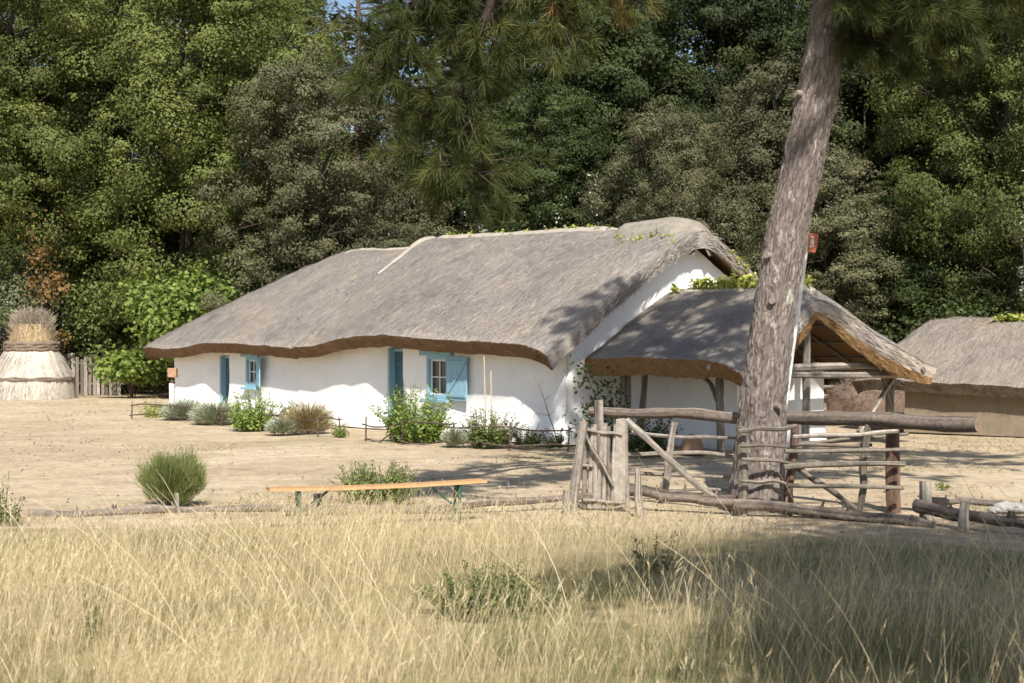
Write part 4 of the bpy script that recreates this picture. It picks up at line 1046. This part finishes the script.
# ------------------------------------------------------------------ signs
def signs():
    top = P(809.5, 246, 22); foot = G(776, 21.6)
    root = thing('red_sign', 'small red fire point sign on a thin pole just right of the pine trunk', 'sign', foot)
    m = MB(); m.tube([np.array([0, 0, -.05]), top-foot+np.array([-.03, 0, .1])], [.03], 9); m.build('pole', M['white_paint'], root)
    c = P(812.5, 243, 21.95)-foot; rt = Matrix.Rotation(R(10), 3, 'Y')@Matrix.Rotation(R(-18), 3, 'Z')
    rt = np.array(rt); m = MB(); m.box(c, (.145, .02, .29), rt); s_ = bevel(m.build('sign_plate', M['red_sign'], root, smooth=False), .004)
    m = MB()
    def mk(x, z, w_, h_): m.box(c+rt@np.array([x, -.013, z]), (w_, .004, h_), rt)
    mk(-.012, .088, .038, .034); mk(-.002, .012, .055, .075); mk(-.002, .056, .022, .014); mk(-.012, -.055, .042, .032); mk(.025, -.038, .018, .030)
    m.build('sign_pictogram', M['white_paint'], s_, smooth=False)
    g = G(172, 39.5); root = thing('box_on_post', 'red brown box on a white post at the left corner of the cottage', 'box', g)
    m = MB(); m.box((0, 0, .42), (.13, .13, .84), jit=.006); bevel(m.build('post', M['white_paint'], root, smooth=False), .01)
    m = MB(); m.box((.0, 0, .92), (.07, .07, .18)); m.build('neck', M['wood_dark'], root, smooth=False)
    m = MB(); m.box((.02, 0, 1.13), (.24, .22, .26), jit=.006, tint=.7); bevel(m.build('box', M['terracotta'], root, smooth=False), .012)
signs()

# ------------------------------------------------------------------ garden beds
def bed_edge(label, pts, seed, zr=(.12, .36)):
    o0 = np.asarray(pts[0], float); root = thing('garden_edging', label, 'edging', (o0[0], o0[1], 0))
    for i, p in enumerate(pts):
        p = np.asarray(p); pole('stake', (p[0], p[1], -.05), (p[0]+random.uniform(-.04, .04), p[1], zr[1]+.0+random.uniform(0, .10)), .02, .014, M['twig'], root, seed+i, .01)
    for i in range(len(pts)-1):
        for z in zr:
            a = np.asarray(pts[i], float).copy(); b = np.asarray(pts[i+1], float).copy(); a[2] = z+random.uniform(-.06, .05); b[2] = z+random.uniform(-.06, .05)
            d = (b-a)*.06; pole('rail', a-d*random.uniform(.2, 2), b+d*random.uniform(.2, 2), .018, .012, M['wood_dark'], root, seed+40+i*3+int(z*9), .09)
bed_edge('low dark stick edging along the garden bed left of the middle door', [G(132, 36.5), G(170, 36), G(222, 34), G(275, 31.6), G(318, 30.2), G(340, 30.0)], 300)
bed_edge('low dark stick edging of the garden bed under the big window', [G(366, 28.6), G(402, 28.0), G(452, 27.4), G(510, 26.6), G(568, 26.3)], 340, (.10, .40))
spiky('santolina', 'leftmost grey santolina cushion beside the white post', 'garden plant', G(186, 36.4), 1.5, .62, 'greyleaf', 2600, 401, .016)
spiky('santolina', 'middle grey santolina cushion below the left door', 'garden plant', G(216, 34.6), 1.45, .66, 'greyleaf', 2600, 402, .016)
spiky('santolina', 'small grey santolina at the edging right of the white flowered bush', 'garden plant', G(283, 31.0), .9, .42, 'greyleaf', 1600, 403, .016)
spiky('dried_lavender', 'brownish dried lavender clump with faded flower stems', 'garden plant', G(308, 31.2), 1.15, .80, 'drygrass', 2000, 404, .012)
herb('garden_shrub', 'yellow green shrub behind the edging at the left end of the garden', 'garden plant', G(151, 37.5), .8, .62, 'yellowleaf', .07, 26, 26, 405)
herb('garden_shrub', 'tall loose green shrub below the small window', 'garden plant', G(254, 32.3), 1.35, 1.0, 'lightleaf', .09, 70, 44, 406)
herb('garden_shrub', 'compact bright green clump against the wall right of the small window', 'garden plant', G(290, 33.6), .62, .78, 'lightleaf', .08, 30, 30, 407)
herb('garden_shrub', 'little green plant at the right end of the left garden bed', 'garden plant', G(341, 29.9), .42, .34, 'lightleaf', .06, 18, 22, 408)
herb('hollyhock', 'tall pale green leafy bush in front of the middle door', 'garden plant', G(416, 28.6), 1.55, 1.2, 'lightleaf', .09, 110, 60, 409)
herb('hollyhock', 'narrow flowering stem rising left of the large window', 'garden plant', G(405, 29.0), .42, 1.28, 'yellowleaf', .06, 12, 34, 420)
herb('garden_shrub', 'dark green bush below the two canes', 'garden plant', G(489, 27.4), 1.25, .75, 'olive', .075, 90, 44, 410)
herb('garden_shrub', 'bronze leafed low plant between the canes and the cottage corner', 'garden plant', G(524, 27.2), .85, .5, 'olive', .06, 44, 28, 411)
herb('garden_shrub', 'dark green plant at the right end of the stick edging', 'garden plant', G(554, 26.9), .5, .45, 'oak', .06, 24, 28, 412)
spiky('silver_plant', 'pale silvery spiky plant at the edging below the large window', 'garden plant', G(455, 27.3), .55, .42, 'greyleaf', 700, 413, .02)
def canes():
    for px, ptop, pbot, Z, lb in ((484, 356, 440, 27.9, 'taller pale garden cane leaning against the cottage front'), (491, 371, 440, 27.8, 'shorter pale garden cane beside the taller one')):
        g = G(px+2, Z); m = MB(); tp = P(px, ptop, Z+.25)-g; m.tube(pole_pts((0, 0, -.05), tp, px, .01, 8), [.013, .010], 8, .1); o = m.build('garden_cane', M['cane']); o.location = tuple(g); tag(o, lb, 'cane')
    g = G(561, 27.0); m = MB(); tp = P(535, 378, 27.1)-g; q = pole_pts((0, 0, -.03), tp, 9, .03, 10); m.tube(q, [.014, .008], 7)
    for i in (4, 6, 8, 9):
        m.tube([q[i], q[i]+np.array([(-1)**i*.11, 0, .10])], [.006, .004], 5)
    m.tube([q[4], q[4]+np.array([-.25, 0, .06]), q[4]+np.array([-.3, 0, -.06])], [.007, .004], 5)
    o = m.build('dead_stalk', M['wood_grey']); o.location = tuple(g); tag(o, 'dry leaning plant stalk in front of the cottage corner', 'stalk')
canes()
def climber(label, base, pts, n, leaf, mat, seed, spread):
    rg = np.random.default_rng(seed); root = thing('climbing_plant', label, 'climber', base)
    P_ = np.asarray(pts, float)-np.asarray(base, float); m = MB(); q = pole_pts(P_[0], P_[0], 1)
    t = np.linspace(0, 1, 24); tt = np.linspace(0, 1, len(P_)); line = np.stack([np.interp(t, tt, P_[:, i]) for i in range(3)], -1)
    m.tube(line, [.014, .006], 6, .2); m.build('stem', M['twig'], root)
    m = MB(); i = rg.integers(0, 24, n); p = line[i]+rg.normal(0, 1, (n, 3))*spread; p[:, 2] = np.maximum(p[:, 2], .03)
    m.leaves(p, rg.normal(0, .6, (n, 3))+np.array([0, -.6, .4]), leaf*rg.uniform(.6, 1.3, n), .7, np.clip(rg.normal(.5, .25, n), 0, 1), fold=.1); m.build('foliage', M[mat], root)
climber('green climbing rose on the white gable wall left of the open shed', G(588, 26.3), [G(588, 26.3), P(590, 425, 26.5), P(595, 395, 26.6), P(583, 368, 26.7)], 330, .085, 'oak', 500, np.array([.16, .05, .14]))
climber('dark creeper on the log post under the left corner of the shed roof', G(612, 26.2), [G(612, 26.2), P(612, 425, 26.2), P(610, 385, 26.4)], 300, .085, 'dark_oak', 501, np.array([.12, .08, .16]))
herb('garden_shrub', 'dark spreading bush in the shade under the open shed', 'bush', G(640, 25.4), 1.5, .85, 'dark_oak', .09, 60, 40, 502)
def pot():
    g = G(692, 25.3); m = MB(); z = np.array([0, .1, .22, .3, .34, .36]); r = np.array([.22, .21, .18, .13, .07, .001]); a = np.linspace(0, 2*np.pi, 28, endpoint=False)
    rows = np.array([[(rr*math.cos(q), rr*math.sin(q), zz) for q in a] for zz, rr in zip(z, r)]); m.grid(rows, close=True, flip=True); m.tube(np.array([[.22*math.cos(q), .22*math.sin(q), .04] for q in np.linspace(0, 2*np.pi, 30)]), [.02], 6, cap=False)
    o = m.build('clay_pot', M['terracotta']); o.location = tuple(g); tag(o, 'upturned brown clay pot in front of the white shed wall', 'pot')
pot()
def pale_stone():
    g = G(1006, 16.3); m = MB(); bmx = []
    for (x, y, z, s) in ((0, 0, .05, .12), (.16, .03, .04, .10), (-.13, -.02, .03, .075)):
        a = np.linspace(0, 2*np.pi, 20, endpoint=False); t = np.linspace(.02, np.pi-.02, 12); T, A = np.meshgrid(t, a, indexing='ij')
        d = np.stack([np.sin(T)*np.cos(A)*1.2, np.sin(T)*np.sin(A), np.cos(T)*.62], -1); d = d*(s*(1+.3*fbm(d*2.2+x*9, 5, 3)))[..., None]
        m.grid(d+np.array([x, y, z+.04]), close=True)
    o = m.build('stone_heap', M['stone'], None, smooth=False); o.location = tuple(g); tag(o, 'heap of pale white stones behind the thick log at right edge', 'stones')
pale_stone()
def hay_heap():
    g = G(872, 41); root = thing('hay_heap', 'rounded brown heap of old hay seen through the open shed', 'heap', g)
    rg = np.random.default_rng(77); m = MB(); a = np.linspace(0, 2*np.pi, 48, endpoint=False); t = np.linspace(.02, np.pi/2, 18); T, A = np.meshgrid(t, a, indexing='ij')
    d = np.stack([np.sin(T)**.8*np.cos(A)*1.3, np.sin(T)**.8*np.sin(A)*1.0, np.cos(T)**.7*.92], -1); d *= (1+.10*fbm(d*2.5, 6, 3))[..., None]; m.grid(d, close=True)
    n = 3500; i = rg.integers(0, d.shape[0], n); j = rg.integers(0, d.shape[1], n); p = d[i, j]; nn = nrm(p)
    m.blades(p*.98, nn*.35+rg.normal(0, .6, (n, 3)), rg.uniform(.1, .3, n), .014, 1, tint=np.clip(rg.normal(.5, .3, n), 0, 1)); m.build('hay', M['hay'], root)
hay_heap()
def back_rails():
    root = thing('back_fence', 'low grey rail fence seen through the open shed left of the hay heap', 'fence', G(835, 43))
    for z in (.35, .62, .95): pole('rail', G(790, 43)+np.array([0, 0, z]), G(868, 43.5)+np.array([0, 0, z]), .05, .045, M['wood_grey'], root, int(z*100), .05)
    for px in (800, 848): pole('post', G(px, 43.1), G(px, 43.1)+np.array([0, 0, 1.1]), .06, .055, M['wood_grey'], root, px)
back_rails()

# yard shrubs in front
spiky('broom_bush', 'rounded green broom bush standing alone on the bare yard', 'bush', G(172, 17.2), .86, .66, 'broom', 9000, 601, .0055, upright=1.0, bend=.1, dome=True)
herb('low_bush', 'low olive bush behind the bench', 'bush', G(377, 17.6), 1.15, .56, 'olive', .055, 170, 42, 602)
herb('left_edge_weed', 'straggling dark weed at the left edge beside the grey log', 'weed', G(4, 15.6), .55, .62, 'oak', .05, 16, 26, 603)
herb('meadow_weed', 'dark upright weed in the dry grass at lower left', 'weed', G(95, 9.6), .30, .42, 'olive', 0.028, 12, 34, 604)
herb('meadow_weed', 'broad leaved dark weed in the shaded middle of the meadow', 'weed', G(655, 12.4), .55, .42, 'oak', .055, 10, 18, 605)
herb('meadow_weed', 'yellow green weed patch in the lower middle of the meadow', 'weed', G(487, 10.4), 1.0, .40, 'broom', .042, 110, 34, 606)
herb('yard_weed', 'tiny green weed on the bare yard in front of the mud hut', 'weed', G(945, 19.3), .18, .16, 'lightleaf', .06, 7, 10, 607)

# ------------------------------------------------------------------ pines
def needles(m, tips, dirs, rg, per=64, L=.19, wd=.0052, tint=.5):
    k = len(tips)
    p = np.repeat(tips, per, 0); d = np.repeat(nrm(dirs), per, 0); n = len(p)
    back = rg.random(n)**1.3*.16; p = p-d*back[:, None]
    e = nrm(d*.85+nrm(rg.normal(size=(n, 3)))*.75)
    ti = np.clip(np.repeat(np.clip(rg.normal(tint, .16, k), 0, 1), per)+rg.normal(0, .13, n), 0, 1)
    m.blades(p, e, L*rg.uniform(.65, 1.1, n), wd, 2, rg.uniform(.02, .22, n), np.broadcast_to(np.array([0, 0, -1.]), (n, 3)), ti, taper=.4)

def pine():
    rg = np.random.default_rng(900); base = np.array([2.96, 17.2, 0]); root = thing('pine_tree', 'tall leaning pine with scaly grey brown trunk standing before the open shed', 'tree', base)
    zc = np.array([-.1, 0, .45, 1.29, 1.9, 3.47, 5.04, 6.13, 9, 14.3]); xc = np.array([2.955, 2.96, 2.97, 3.01, 3.11, 3.36, 3.68, 3.9, 4.2, 3.7])-2.96
    rc = np.array([.43, .39, .33, .285, .272, .266, .252, .24, .17, .05])
    nz, na = 760, 190; z = np.concatenate([np.linspace(-.1, 6.6, 760), np.linspace(6.6, 14.2, 81)[1:]]); a = np.linspace(0, 2*np.pi, na, endpoint=False)
    cx = np.interp(z, zc, xc)+.02*np.sin(z*1.7); r = np.interp(z, zc, rc)
    for _ in range(30): cx[1:-1] = (cx[:-2]+2*cx[1:-1]+cx[2:])/4; r[1:-1] = (r[:-2]+2*r[1:-1]+r[2:])/4
    A, Zg = np.meshgrid(a, z); circ = np.stack([np.cos(A), np.sin(A), Zg], -1)
    # bark plates: ridged cells stretched along the trunk
    pp = np.stack([np.cos(A)*5.2, np.sin(A)*5.2, Zg*6.2], -1)+.70*np.stack([fbm(circ*np.array([5, 5, 7.])+i*7, 70+i, 3) for i in range(3)], -1)
    disp = np.zeros(A.shape); cellv = np.zeros(A.shape); flat = pp.reshape(-1, 3); dv = np.empty(len(flat)); cv = np.empty(len(flat))
    for i, q in enumerate(flat):
        d, pt = mnoise.voronoi(q); dv[i] = d[1]-d[0]; cv[i] = (math.sin(pt[0][0]*12.9898+pt[0][1]*78.233+pt[0][2]*37.7)*43758.5453) % 1
    dv = dv.reshape(A.shape); cv = cv.reshape(A.shape)
    plate = np.clip(dv/.34, 0, 1)**.8
    fn = fbm(circ*np.array([26, 26, 8.]), 88, 3); disp = .011*plate+.012*(cv-.5)*plate+.016*fbm(circ*np.array([9, 9, 5.]), 80, 3)+.011*fn+.02*fbm(circ*np.array([1.5, 1.5, .8]), 85, 2)
    fade = np.interp(z, [0, 5, 8, 15], [1.1, .75, .4, .1])[:, None]
    rr = r[:, None]+disp*fade-.018
    rr = rr*(1+.05*np.cos(3*A+1)*np.exp(-np.clip(Zg, 0, 9)/.35))
    m = MB(); V = np.stack([cx[:, None]+np.cos(A)*rr, np.sin(A)*rr, Zg], -1)
    m.grid(V, close=True, flip=False, tint=np.clip(.22+.30*plate*(.6+.5*cv)+.42*fn, 0, 1))
    # dead branch stubs
    for zz, aa in ((4.95, 3.6), (3.0, 3.9), (2.45, 4.4), (1.2, 5.2)):
        c = np.array([np.interp(zz, z, cx), 0, zz]); o = np.array([math.cos(aa), math.sin(aa), .1]); rr0 = np.interp(zz, z, r)
        m.tube([c+o*rr0*.7, c+o*(rr0+.05)], [.055, .035], 9, .3, 3)
    m.build('trunk', M['pinebark'], root)
    # limbs
    limbs = []
    def limb(pts, r0, r1, nsub, sub_len, tint=.5, dens=1.0, t0=.25, hang=0.0, rust=0.0):
        q = curve(np.asarray(pts, float)-base, 30); limbs.append((q, r0, r1, nsub, sub_len, tint, dens, t0, hang, rust))
    tr = lambda zz: (np.interp(zz, z, cx)+base[0], base[1], zz)
    # the branch that hangs down at the left
    limb([tr(8.2), (2.6, 16.8, 8.1), (.9, 16.0, 7.2), (-.1, 15.6, 6.1), (-.45, 15.5, 5.1), (-.6, 15.5, 4.2), (-.62, 15.5, 3.75)], .10, .012, 92, .82, .44, 1.0, .46, -.15)
    limb([tr(8.5), (2.2, 16.4, 8.4), (.2, 15.6, 7.3), (-.7, 15.3, 6.2), (-1.15, 15.2, 5.5), (-1.45, 15.2, 4.75)], .09, .012, 60, .60, .42, 1.0, .48, -.1)
    limb([tr(8.0), (3.0, 16.4, 7.9), (1.6, 15.7, 7.0), (.9, 15.4, 6.1), (.35, 15.3, 5.3)], .09, .012, 60, .62, .55, 1.0, .45, -.1, .04)
    limb([tr(7.6), (3.1, 16.6, 7.4), (2.2, 16.0, 6.7), (1.55, 15.7, 5.9), (1.3, 15.6, 5.65)], .07, .012, 24, .5, .72, 1.0, .45, -.1, .22)  # raised needle tint paints the sunlight on these tufts
    limb([tr(8.2), (3.2, 17.6, 8.1), (1.2, 17.2, 7.2), (-.1, 16.9, 6.2), (-.55, 16.7, 5.0), (-.7, 16.6, 4.0)], .08, .012, 62, .70, .40, 1.0, .42, -.15)
    # right-hand low branch
    limb([tr(6.0), (4.25, 17.0, 5.66), (4.75, 16.9, 5.58), (5.3, 16.8, 5.8), (6.3, 16.5, 6.4)], .06, .02, 60, .52, .40, 1.0, .05, -.22)
    limb([tr(6.9), (4.2, 16.5, 6.3), (4.6, 16.3, 5.9), (5.1, 16.2, 5.7)], .05, .015, 44, .5, .40, 1.0, .2, -.2)
    limb([tr(6.3), (4.4, 16.6, 6.0), (5.4, 16.2, 6.1), (6.4, 15.9, 6.1), (7.0, 15.8, 5.8)], .05, .015, 34, .5, .42, 1.0, .15, -.1)
    limb([tr(6.8), (3.9, 16.7, 6.45), (4.0, 16.3, 6.05)], .04, .012, 34, .42, .45, 1.0, .3, -.1)
    limb([tr(6.5), (3.6, 16.9, 6.5), (3.1, 16.6, 6.25)], .04, .012, 10, .35, .45, 1.0, .3, 0)
    for pts in ([tr(7.2), (5.6, 17.4, 7.6), (7.4, 17.3, 7.4), (8.8, 17.2, 6.9)], [tr(7.6), (5.8, 18.4, 7.8), (7.6, 18.8, 7.7), (8.9, 19, 7.3)], [tr(8.2), (6.2, 17.8, 8.8), (8.2, 17.8, 8.8), (9.6, 17.6, 8.3)]):
        limb(pts, .08, .015, 64, .9, .5, .8, .4, .0)
    # crown above the frame
    for i in range(32):
        zz = 7.6+i*.205; an = i*2.399; ln = np.interp(zz, [7.6, 10, 12.3, 13.3, 14.1], [3.2, 3.3, 2.7, 2.0, .7])*rg.uniform(.75, 1.12)
        s_ = np.array(tr(zz)); o = np.array([math.cos(an), math.sin(an), 0])
        limb([s_, s_+o*ln*.4+np.array([0, 0, .35]), s_+o*ln*.75+np.array([0, 0, .45]), s_+o*ln+np.array([0, 0, .25])], .06*(1-i*.02), .012, int(16+ln*5), .75, .5, .6, .22, .1)
    mb = MB(); mn = MB(); mr = MB()
    for (q, r0, r1, ns, sl_, tint, dens, t0, hang, rust) in limbs:
        mb.tube(q, [r0, r0*.6, r1], 8, .15, 5)
        tg = nrm(np.gradient(q, axis=0))
        tips, dirs = [], []
        for j in range(ns):
            t = t0+(1-t0)*(j+rg.random())/ns; i = int(t*29); p = q[i]
            d = nrm(tg[i]*.35+rg.normal(0, .6, 3)+np.array([0, 0, hang])); L = sl_*rg.uniform(.45, 1.1)
            c1 = p+d*L*.5+np.array([0, 0, .02]); e = p+d*L+np.array([0, 0, .08*L])
            tw = curve([p, c1, e], 6); mb.tube(tw, [.014, .006], 5, cap=False)
            tips.append(e); dirs.append(e-c1)
            for g_ in range(3):
                b0 = tw[2+g_]; d2 = nrm(d+rg.normal(0, .6, 3)); e2 = b0+d2*L*rg.uniform(.2, .45); mb.tube([b0, e2], [.007, .005], 4, cap=False); tips.append(e2); dirs.append(d2)
        tips.append(q[-1]); dirs.append(tg[-1])
        tips = np.array(tips); dirs = np.array(dirs)
        if rust > 0:
            sel = rg.random(len(tips)) < rust
            if sel.any(): needles(mr, tips[sel], dirs[sel]*.3+np.array([0, 0, -.6]), rg, 40, .2, .0055, .5)
            tips, dirs = tips[~sel], dirs[~sel]
        needles(mn, tips, dirs, rg, int(66*dens), .20, .0058 if dens > .9 else .009, tint)
    mb.build('branches', M['pinebranch'], root); mn.build('needles', M['needle'], root); mr.build('dead_needles', M['rustneedle'], root)
    return root

def pine_bark():
    m, n, b, out = base_mat('pine_bark')
    c = ramp(n, attr(n), [(0, (.050, .038, .033)), (.22, (.115, .099, .089)), (.5, (.208, .186, .169)), (.85, (.355, .333, .308))])
    pat = noise(n, coords(n, (1, 1, .5)), 2.2, 4, .6); c = mixc(n, 1.0, c, ramp(n, pat, [(.35, (.85, .80, .80)), (.65, (1.2, 1.15, 1.12))]), 'MULTIPLY')
    lich = noise(n, coords(n, (1, 1, .45)), 5.5, 5, .7)
    c = mixc(n, ramp(n, lich, [(.60, (0, 0, 0)), (.67, (.8, .8, .8))]), c, (.47, .465, .41))
    n.links.new(c, b.inputs['Base Color']); b.inputs['Roughness'].default_value = .95; b.inputs['Specular IOR Level'].default_value = .15
    bump(n, b, noise(n, coords(n, (1, 1, .6)), 40, 5, .7), .6, .01)
    return m
M['pinebark'] = pine_bark()
M['pinebranch'] = rough_mat('pine_branch', (.03, .024, .02), (.075, .06, .05), 14, bmp=.5, bdist=.01)
PINE = pine()
tree_proto('oak_tree', 'broad oak beside the viewpoint throwing the dark shade on the right of the meadow', 'tree', 'oak', 12.8, 7.4, 9.3, 108, 24, 7.5, .75, 230, .24, .22, (6.1, 1.75, 0))

# slim far pine with bare twigs in the sky gap
def slim_pine():
    rg = np.random.default_rng(950); base = G(352, 56); root = thing('slim_pine', 'thin sparse pine with bare twigs against the patch of sky', 'tree', base)
    m = MB(); m.tube(curve([(0, 0, -.1), (.1, 0, 7), (.3, 0, 12), (.2, 0, 18)], 16), [.2, .14, .05], 8, .1); mn = MB(); tips, dirs = [], []
    for i in range(30):
        zz = 11+i*.24; an = rg.uniform(0, 6.28); L = rg.uniform(1.0, 2.4); s_ = np.array([.28, 0, zz]); o = np.array([math.cos(an), math.sin(an), .15])
        q = curve([s_, s_+o*L*.5, s_+o*L+np.array([0, 0, .2])], 8); m.tube(q, [.045, .015], 5, cap=False)
        for j in range(5):
            p = q[rg.integers(3, 8)]; d = nrm(o+rg.normal(0, .7, 3)); e = p+d*rg.uniform(.3, .7); m.tube([p, e], [.015, .008], 4, cap=False)
            if rg.random() < .6: tips.append(e); dirs.append(d)
    needles(mn, np.array(tips), np.array(dirs), rg, 46, .26, .016, .6)
    m.build('trunk', M['twig'], root); mn.build('needles', M['needle'], root)
slim_pine()

# ------------------------------------------------------------------ meadow grass
def gz(x, y):
    return .05*fbm(np.stack([x*.35, y*.35, x*0], -1), 3, 3)+.02*fbm(np.stack([x*1.4, y*1.4, x*0], -1), 5, 2)-.02
def meadow_grass():
    rg = np.random.default_rng(1000); m = MB()
    def scatter(n, y0, y1, pad):
        y = y0+(y1-y0)*rg.random(int(n*1.4)); x = rg.uniform(-1, 1, len(y))*(y*.37+pad)
        w_ = (y*.37+pad)/(y1*.37+pad); k = rg.random(len(y)) < w_; return x[k], y[k]
    def far(x): return 15.5+.7*fbm(np.stack([x*.5, x*0, x*0], -1), 8, 3)-.34*np.clip(x, 0, 6)
    # fine dense undergrowth
    x, y = scatter(230000, 6.6, 17.6, 1.6)
    gr = fbm(np.stack([x*.55, y*.55, x*0], -1), 12, 3)
    green = np.clip(.74+1.5*gr+np.clip((x-.2)*.22, -.25, .6)*np.clip((14.2-y)*.4, 0, 1)+np.clip((10.5-y)*.08, -.2, .3), 0, 1)  # grass greener at right; the darker green also paints in part of the shade
    dens = (1/(1+np.exp((y-far(x))*2.2)))*np.clip(.58+1.5*fbm(np.stack([x*1.3, y*1.3, x*0+7], -1), 33, 3), .10, 1); k = rg.random(len(x)) < dens; x, y, green = x[k], y[k], green[k]; n = len(x)
    ed = np.clip((far(x)+.3-y)/3.0, .18, 1)
    tall = np.clip(.75+1.1*fbm(np.stack([x*.8, y*.8, x*0], -1), 14, 3), .3, 1.5)
    h = rg.uniform(.06, .29, n)*ed*tall*np.where(rg.random(n) < .25, 1.25, 1.0)
    a = rg.uniform(0, 6.283, n); d = np.stack([np.cos(a)*.24+.04, np.sin(a)*.24, np.ones(n)], -1)
    isg = rg.random(n) < green*.8
    tint = np.where(isg, np.clip(rg.normal(.10, .09, n), 0, .34), np.clip(rg.normal(.46, .17, n), .2, 1))
    b = np.stack([np.cos(a), np.sin(a), np.full(n, -.35)], -1)
    m.blades(np.stack([x, y, gz(x, y)-.01], -1), d, h, rg.uniform(.002, .0048, n), 3, rg.uniform(.05, .55, n), b, tint, taper=.15)
    # tall straw stems leaning with the wind
    x, y = scatter(90000, 6.6, 17.8, 1.6)
    dens = 1/(1+np.exp((y-far(x)-.2)*2.2)); cl = np.clip(.30+1.5*fbm(np.stack([x*.65, y*.65, x*0], -1), 15, 3), .07, 1); gq = np.clip(.2+1.5*fbm(np.stack([x*.55, y*.55, x*0], -1), 12, 3)+np.clip((x-.2)*.2, -.25, .5)*np.clip((14.2-y)*.4, 0, 1)+np.clip((10-y)*.12, -.1, .35), 0, 1); k = rg.random(len(x)) < dens*cl*(1-.72*gq); x, y = x[k], y[k]; n = len(x)
    ed = np.clip((far(x)+.5-y)/3.2, .3, 1); h = rg.uniform(.22, .68, n)*ed*np.clip(1+.6*fbm(np.stack([x*.5, y*.5, x*0], -1), 19, 2), .6, 1.3)
    a = rg.normal(0.3, 1.3, n); d = np.stack([np.cos(a)*.15, np.sin(a)*.15, np.ones(n)], -1); b = np.stack([np.cos(a), np.sin(a), np.full(n, -.25)], -1); bd = rg.uniform(.02, .32, n)
    tint = np.clip(rg.normal(.78, .2, n), .4, 1); p = np.stack([x, y, gz(x, y)-.01], -1)
    m.blades(p, d, h, rg.uniform(.0016, .003, n), 3, bd, b, tint, taper=.5)
    # seed heads
    k = rg.random(n) < .55; tip = p[k]+nrm(d[k])*h[k][:, None]+b[k]*(bd[k]*h[k])[:, None]; dd = nrm(nrm(d[k])+b[k]*(2*bd[k])[:, None]); c = len(tip)
    for j in range(4):
        m.blades(tip-dd*(.02*j), dd+rg.normal(0, .28, (c, 3)), rg.uniform(.025, .06, c), rg.uniform(.0025, .005, c), 1, tint=np.clip(rg.normal(.7, .18, c), .35, 1), taper=.3)
    # a few long arching stalks
    n = 230; y = rg.uniform(7.5, 15, n); x = rg.uniform(-1, 1, n)*(y*.38+.5); a = rg.normal(math.pi*.95, .7, n)
    d = np.stack([np.cos(a)*.35, np.sin(a)*.2, np.ones(n)], -1); b = np.stack([np.cos(a), np.sin(a)*.4, np.full(n, -.2)], -1)
    m.blades(np.stack([x, y, gz(x, y)], -1), d, rg.uniform(.6, .95, n), rg.uniform(.004, .007, n), 6, rg.uniform(.1, .6, n), b, np.clip(rg.normal(.85, .1, n), .6, 1), taper=.4)
    tag(m.build('meadow_grass', M['grass']), 'tall dry straw coloured grass with greener patches in the foreground', 'grass', None, 'stuff')
meadow_grass()
def yard_grass():
    rg = np.random.default_rng(1100); m = MB()
    n = 60000; y = rg.uniform(15.5, 52, n); x = rg.uniform(-1, 1, n)*(y*.38+1)
    f = fbm(np.stack([x*.33, y*.33, x*0], -1), 21, 3)+.35*np.exp(-((y-16.6)/1.3)**2)+.25*((x > 6) & (y > 22))+.1*(y > 44)
    k = f > .20+.35*rg.random(n)
    x, y = x[k], y[k]
    # keep grass out of the houses
    lx = (x-O[0])*.608-(y-O[1])*.794; ly = (x-O[0])*.794+(y-O[1])*.608
    k = ~((lx > -18.9) & (lx < 3.3) & (ly > -.1) & (ly < 7)); x, y = x[k], y[k]; n = len(x)
    a = rg.uniform(0, 6.283, n); d = np.stack([np.cos(a)*.7, np.sin(a)*.7, np.ones(n)], -1)
    m.blades(np.stack([x, y, gz(x, y)-.005], -1), d, rg.uniform(.03, .12, n), rg.uniform(.008, .016, n), 2, .4, np.stack([np.cos(a), np.sin(a), np.full(n, -.4)], -1), np.clip(rg.normal(.42, .28, n), 0, 1), taper=.2)
    tag(m.build('yard_grass', M['drygrass']), 'sparse short dry grass scattered over the bare yard', 'grass', None, 'stuff')
yard_grass()

def litter():
    rg = np.random.default_rng(1200); m = MB(); n = 9000; y = 15+37*rg.random(n)**1.4; x = rg.uniform(-1, 1, n)*(y*.38+1)
    k = fbm(np.stack([x*.45, y*.45, x*0], -1), 41, 3)+.4*np.exp(-((x-3.2)**2+(y-17.5)**2)/9) > rg.uniform(-.25, .5, n); x, y = x[k], y[k]
    lx = (x-O[0])*.608-(y-O[1])*.794; ly = (x-O[0])*.794+(y-O[1])*.608; k = ~((lx > -18.9) & (lx < 2.7) & (ly > -.1) & (ly < 7)); x, y = x[k], y[k]; n = len(x)
    m.leaves(np.stack([x, y, gz(x, y)+.012], -1), np.array([0, 0, 1.])+rg.normal(0, .35, (n, 3)), rg.uniform(.02, .07, n), .5, np.clip(rg.normal(.5, .25, n), 0, 1), fold=.15)
    tag(m.build('leaf_litter', M['litter']), 'brown fallen leaves and bark flakes strewn over the yard', 'leaf litter', None, 'stuff')
M['litter'] = leaf_mat('leaf_litter', (.10, .065, .04), (.21, .15, .09), (.42, .34, .22), trans=.05, vary=0)
litter()
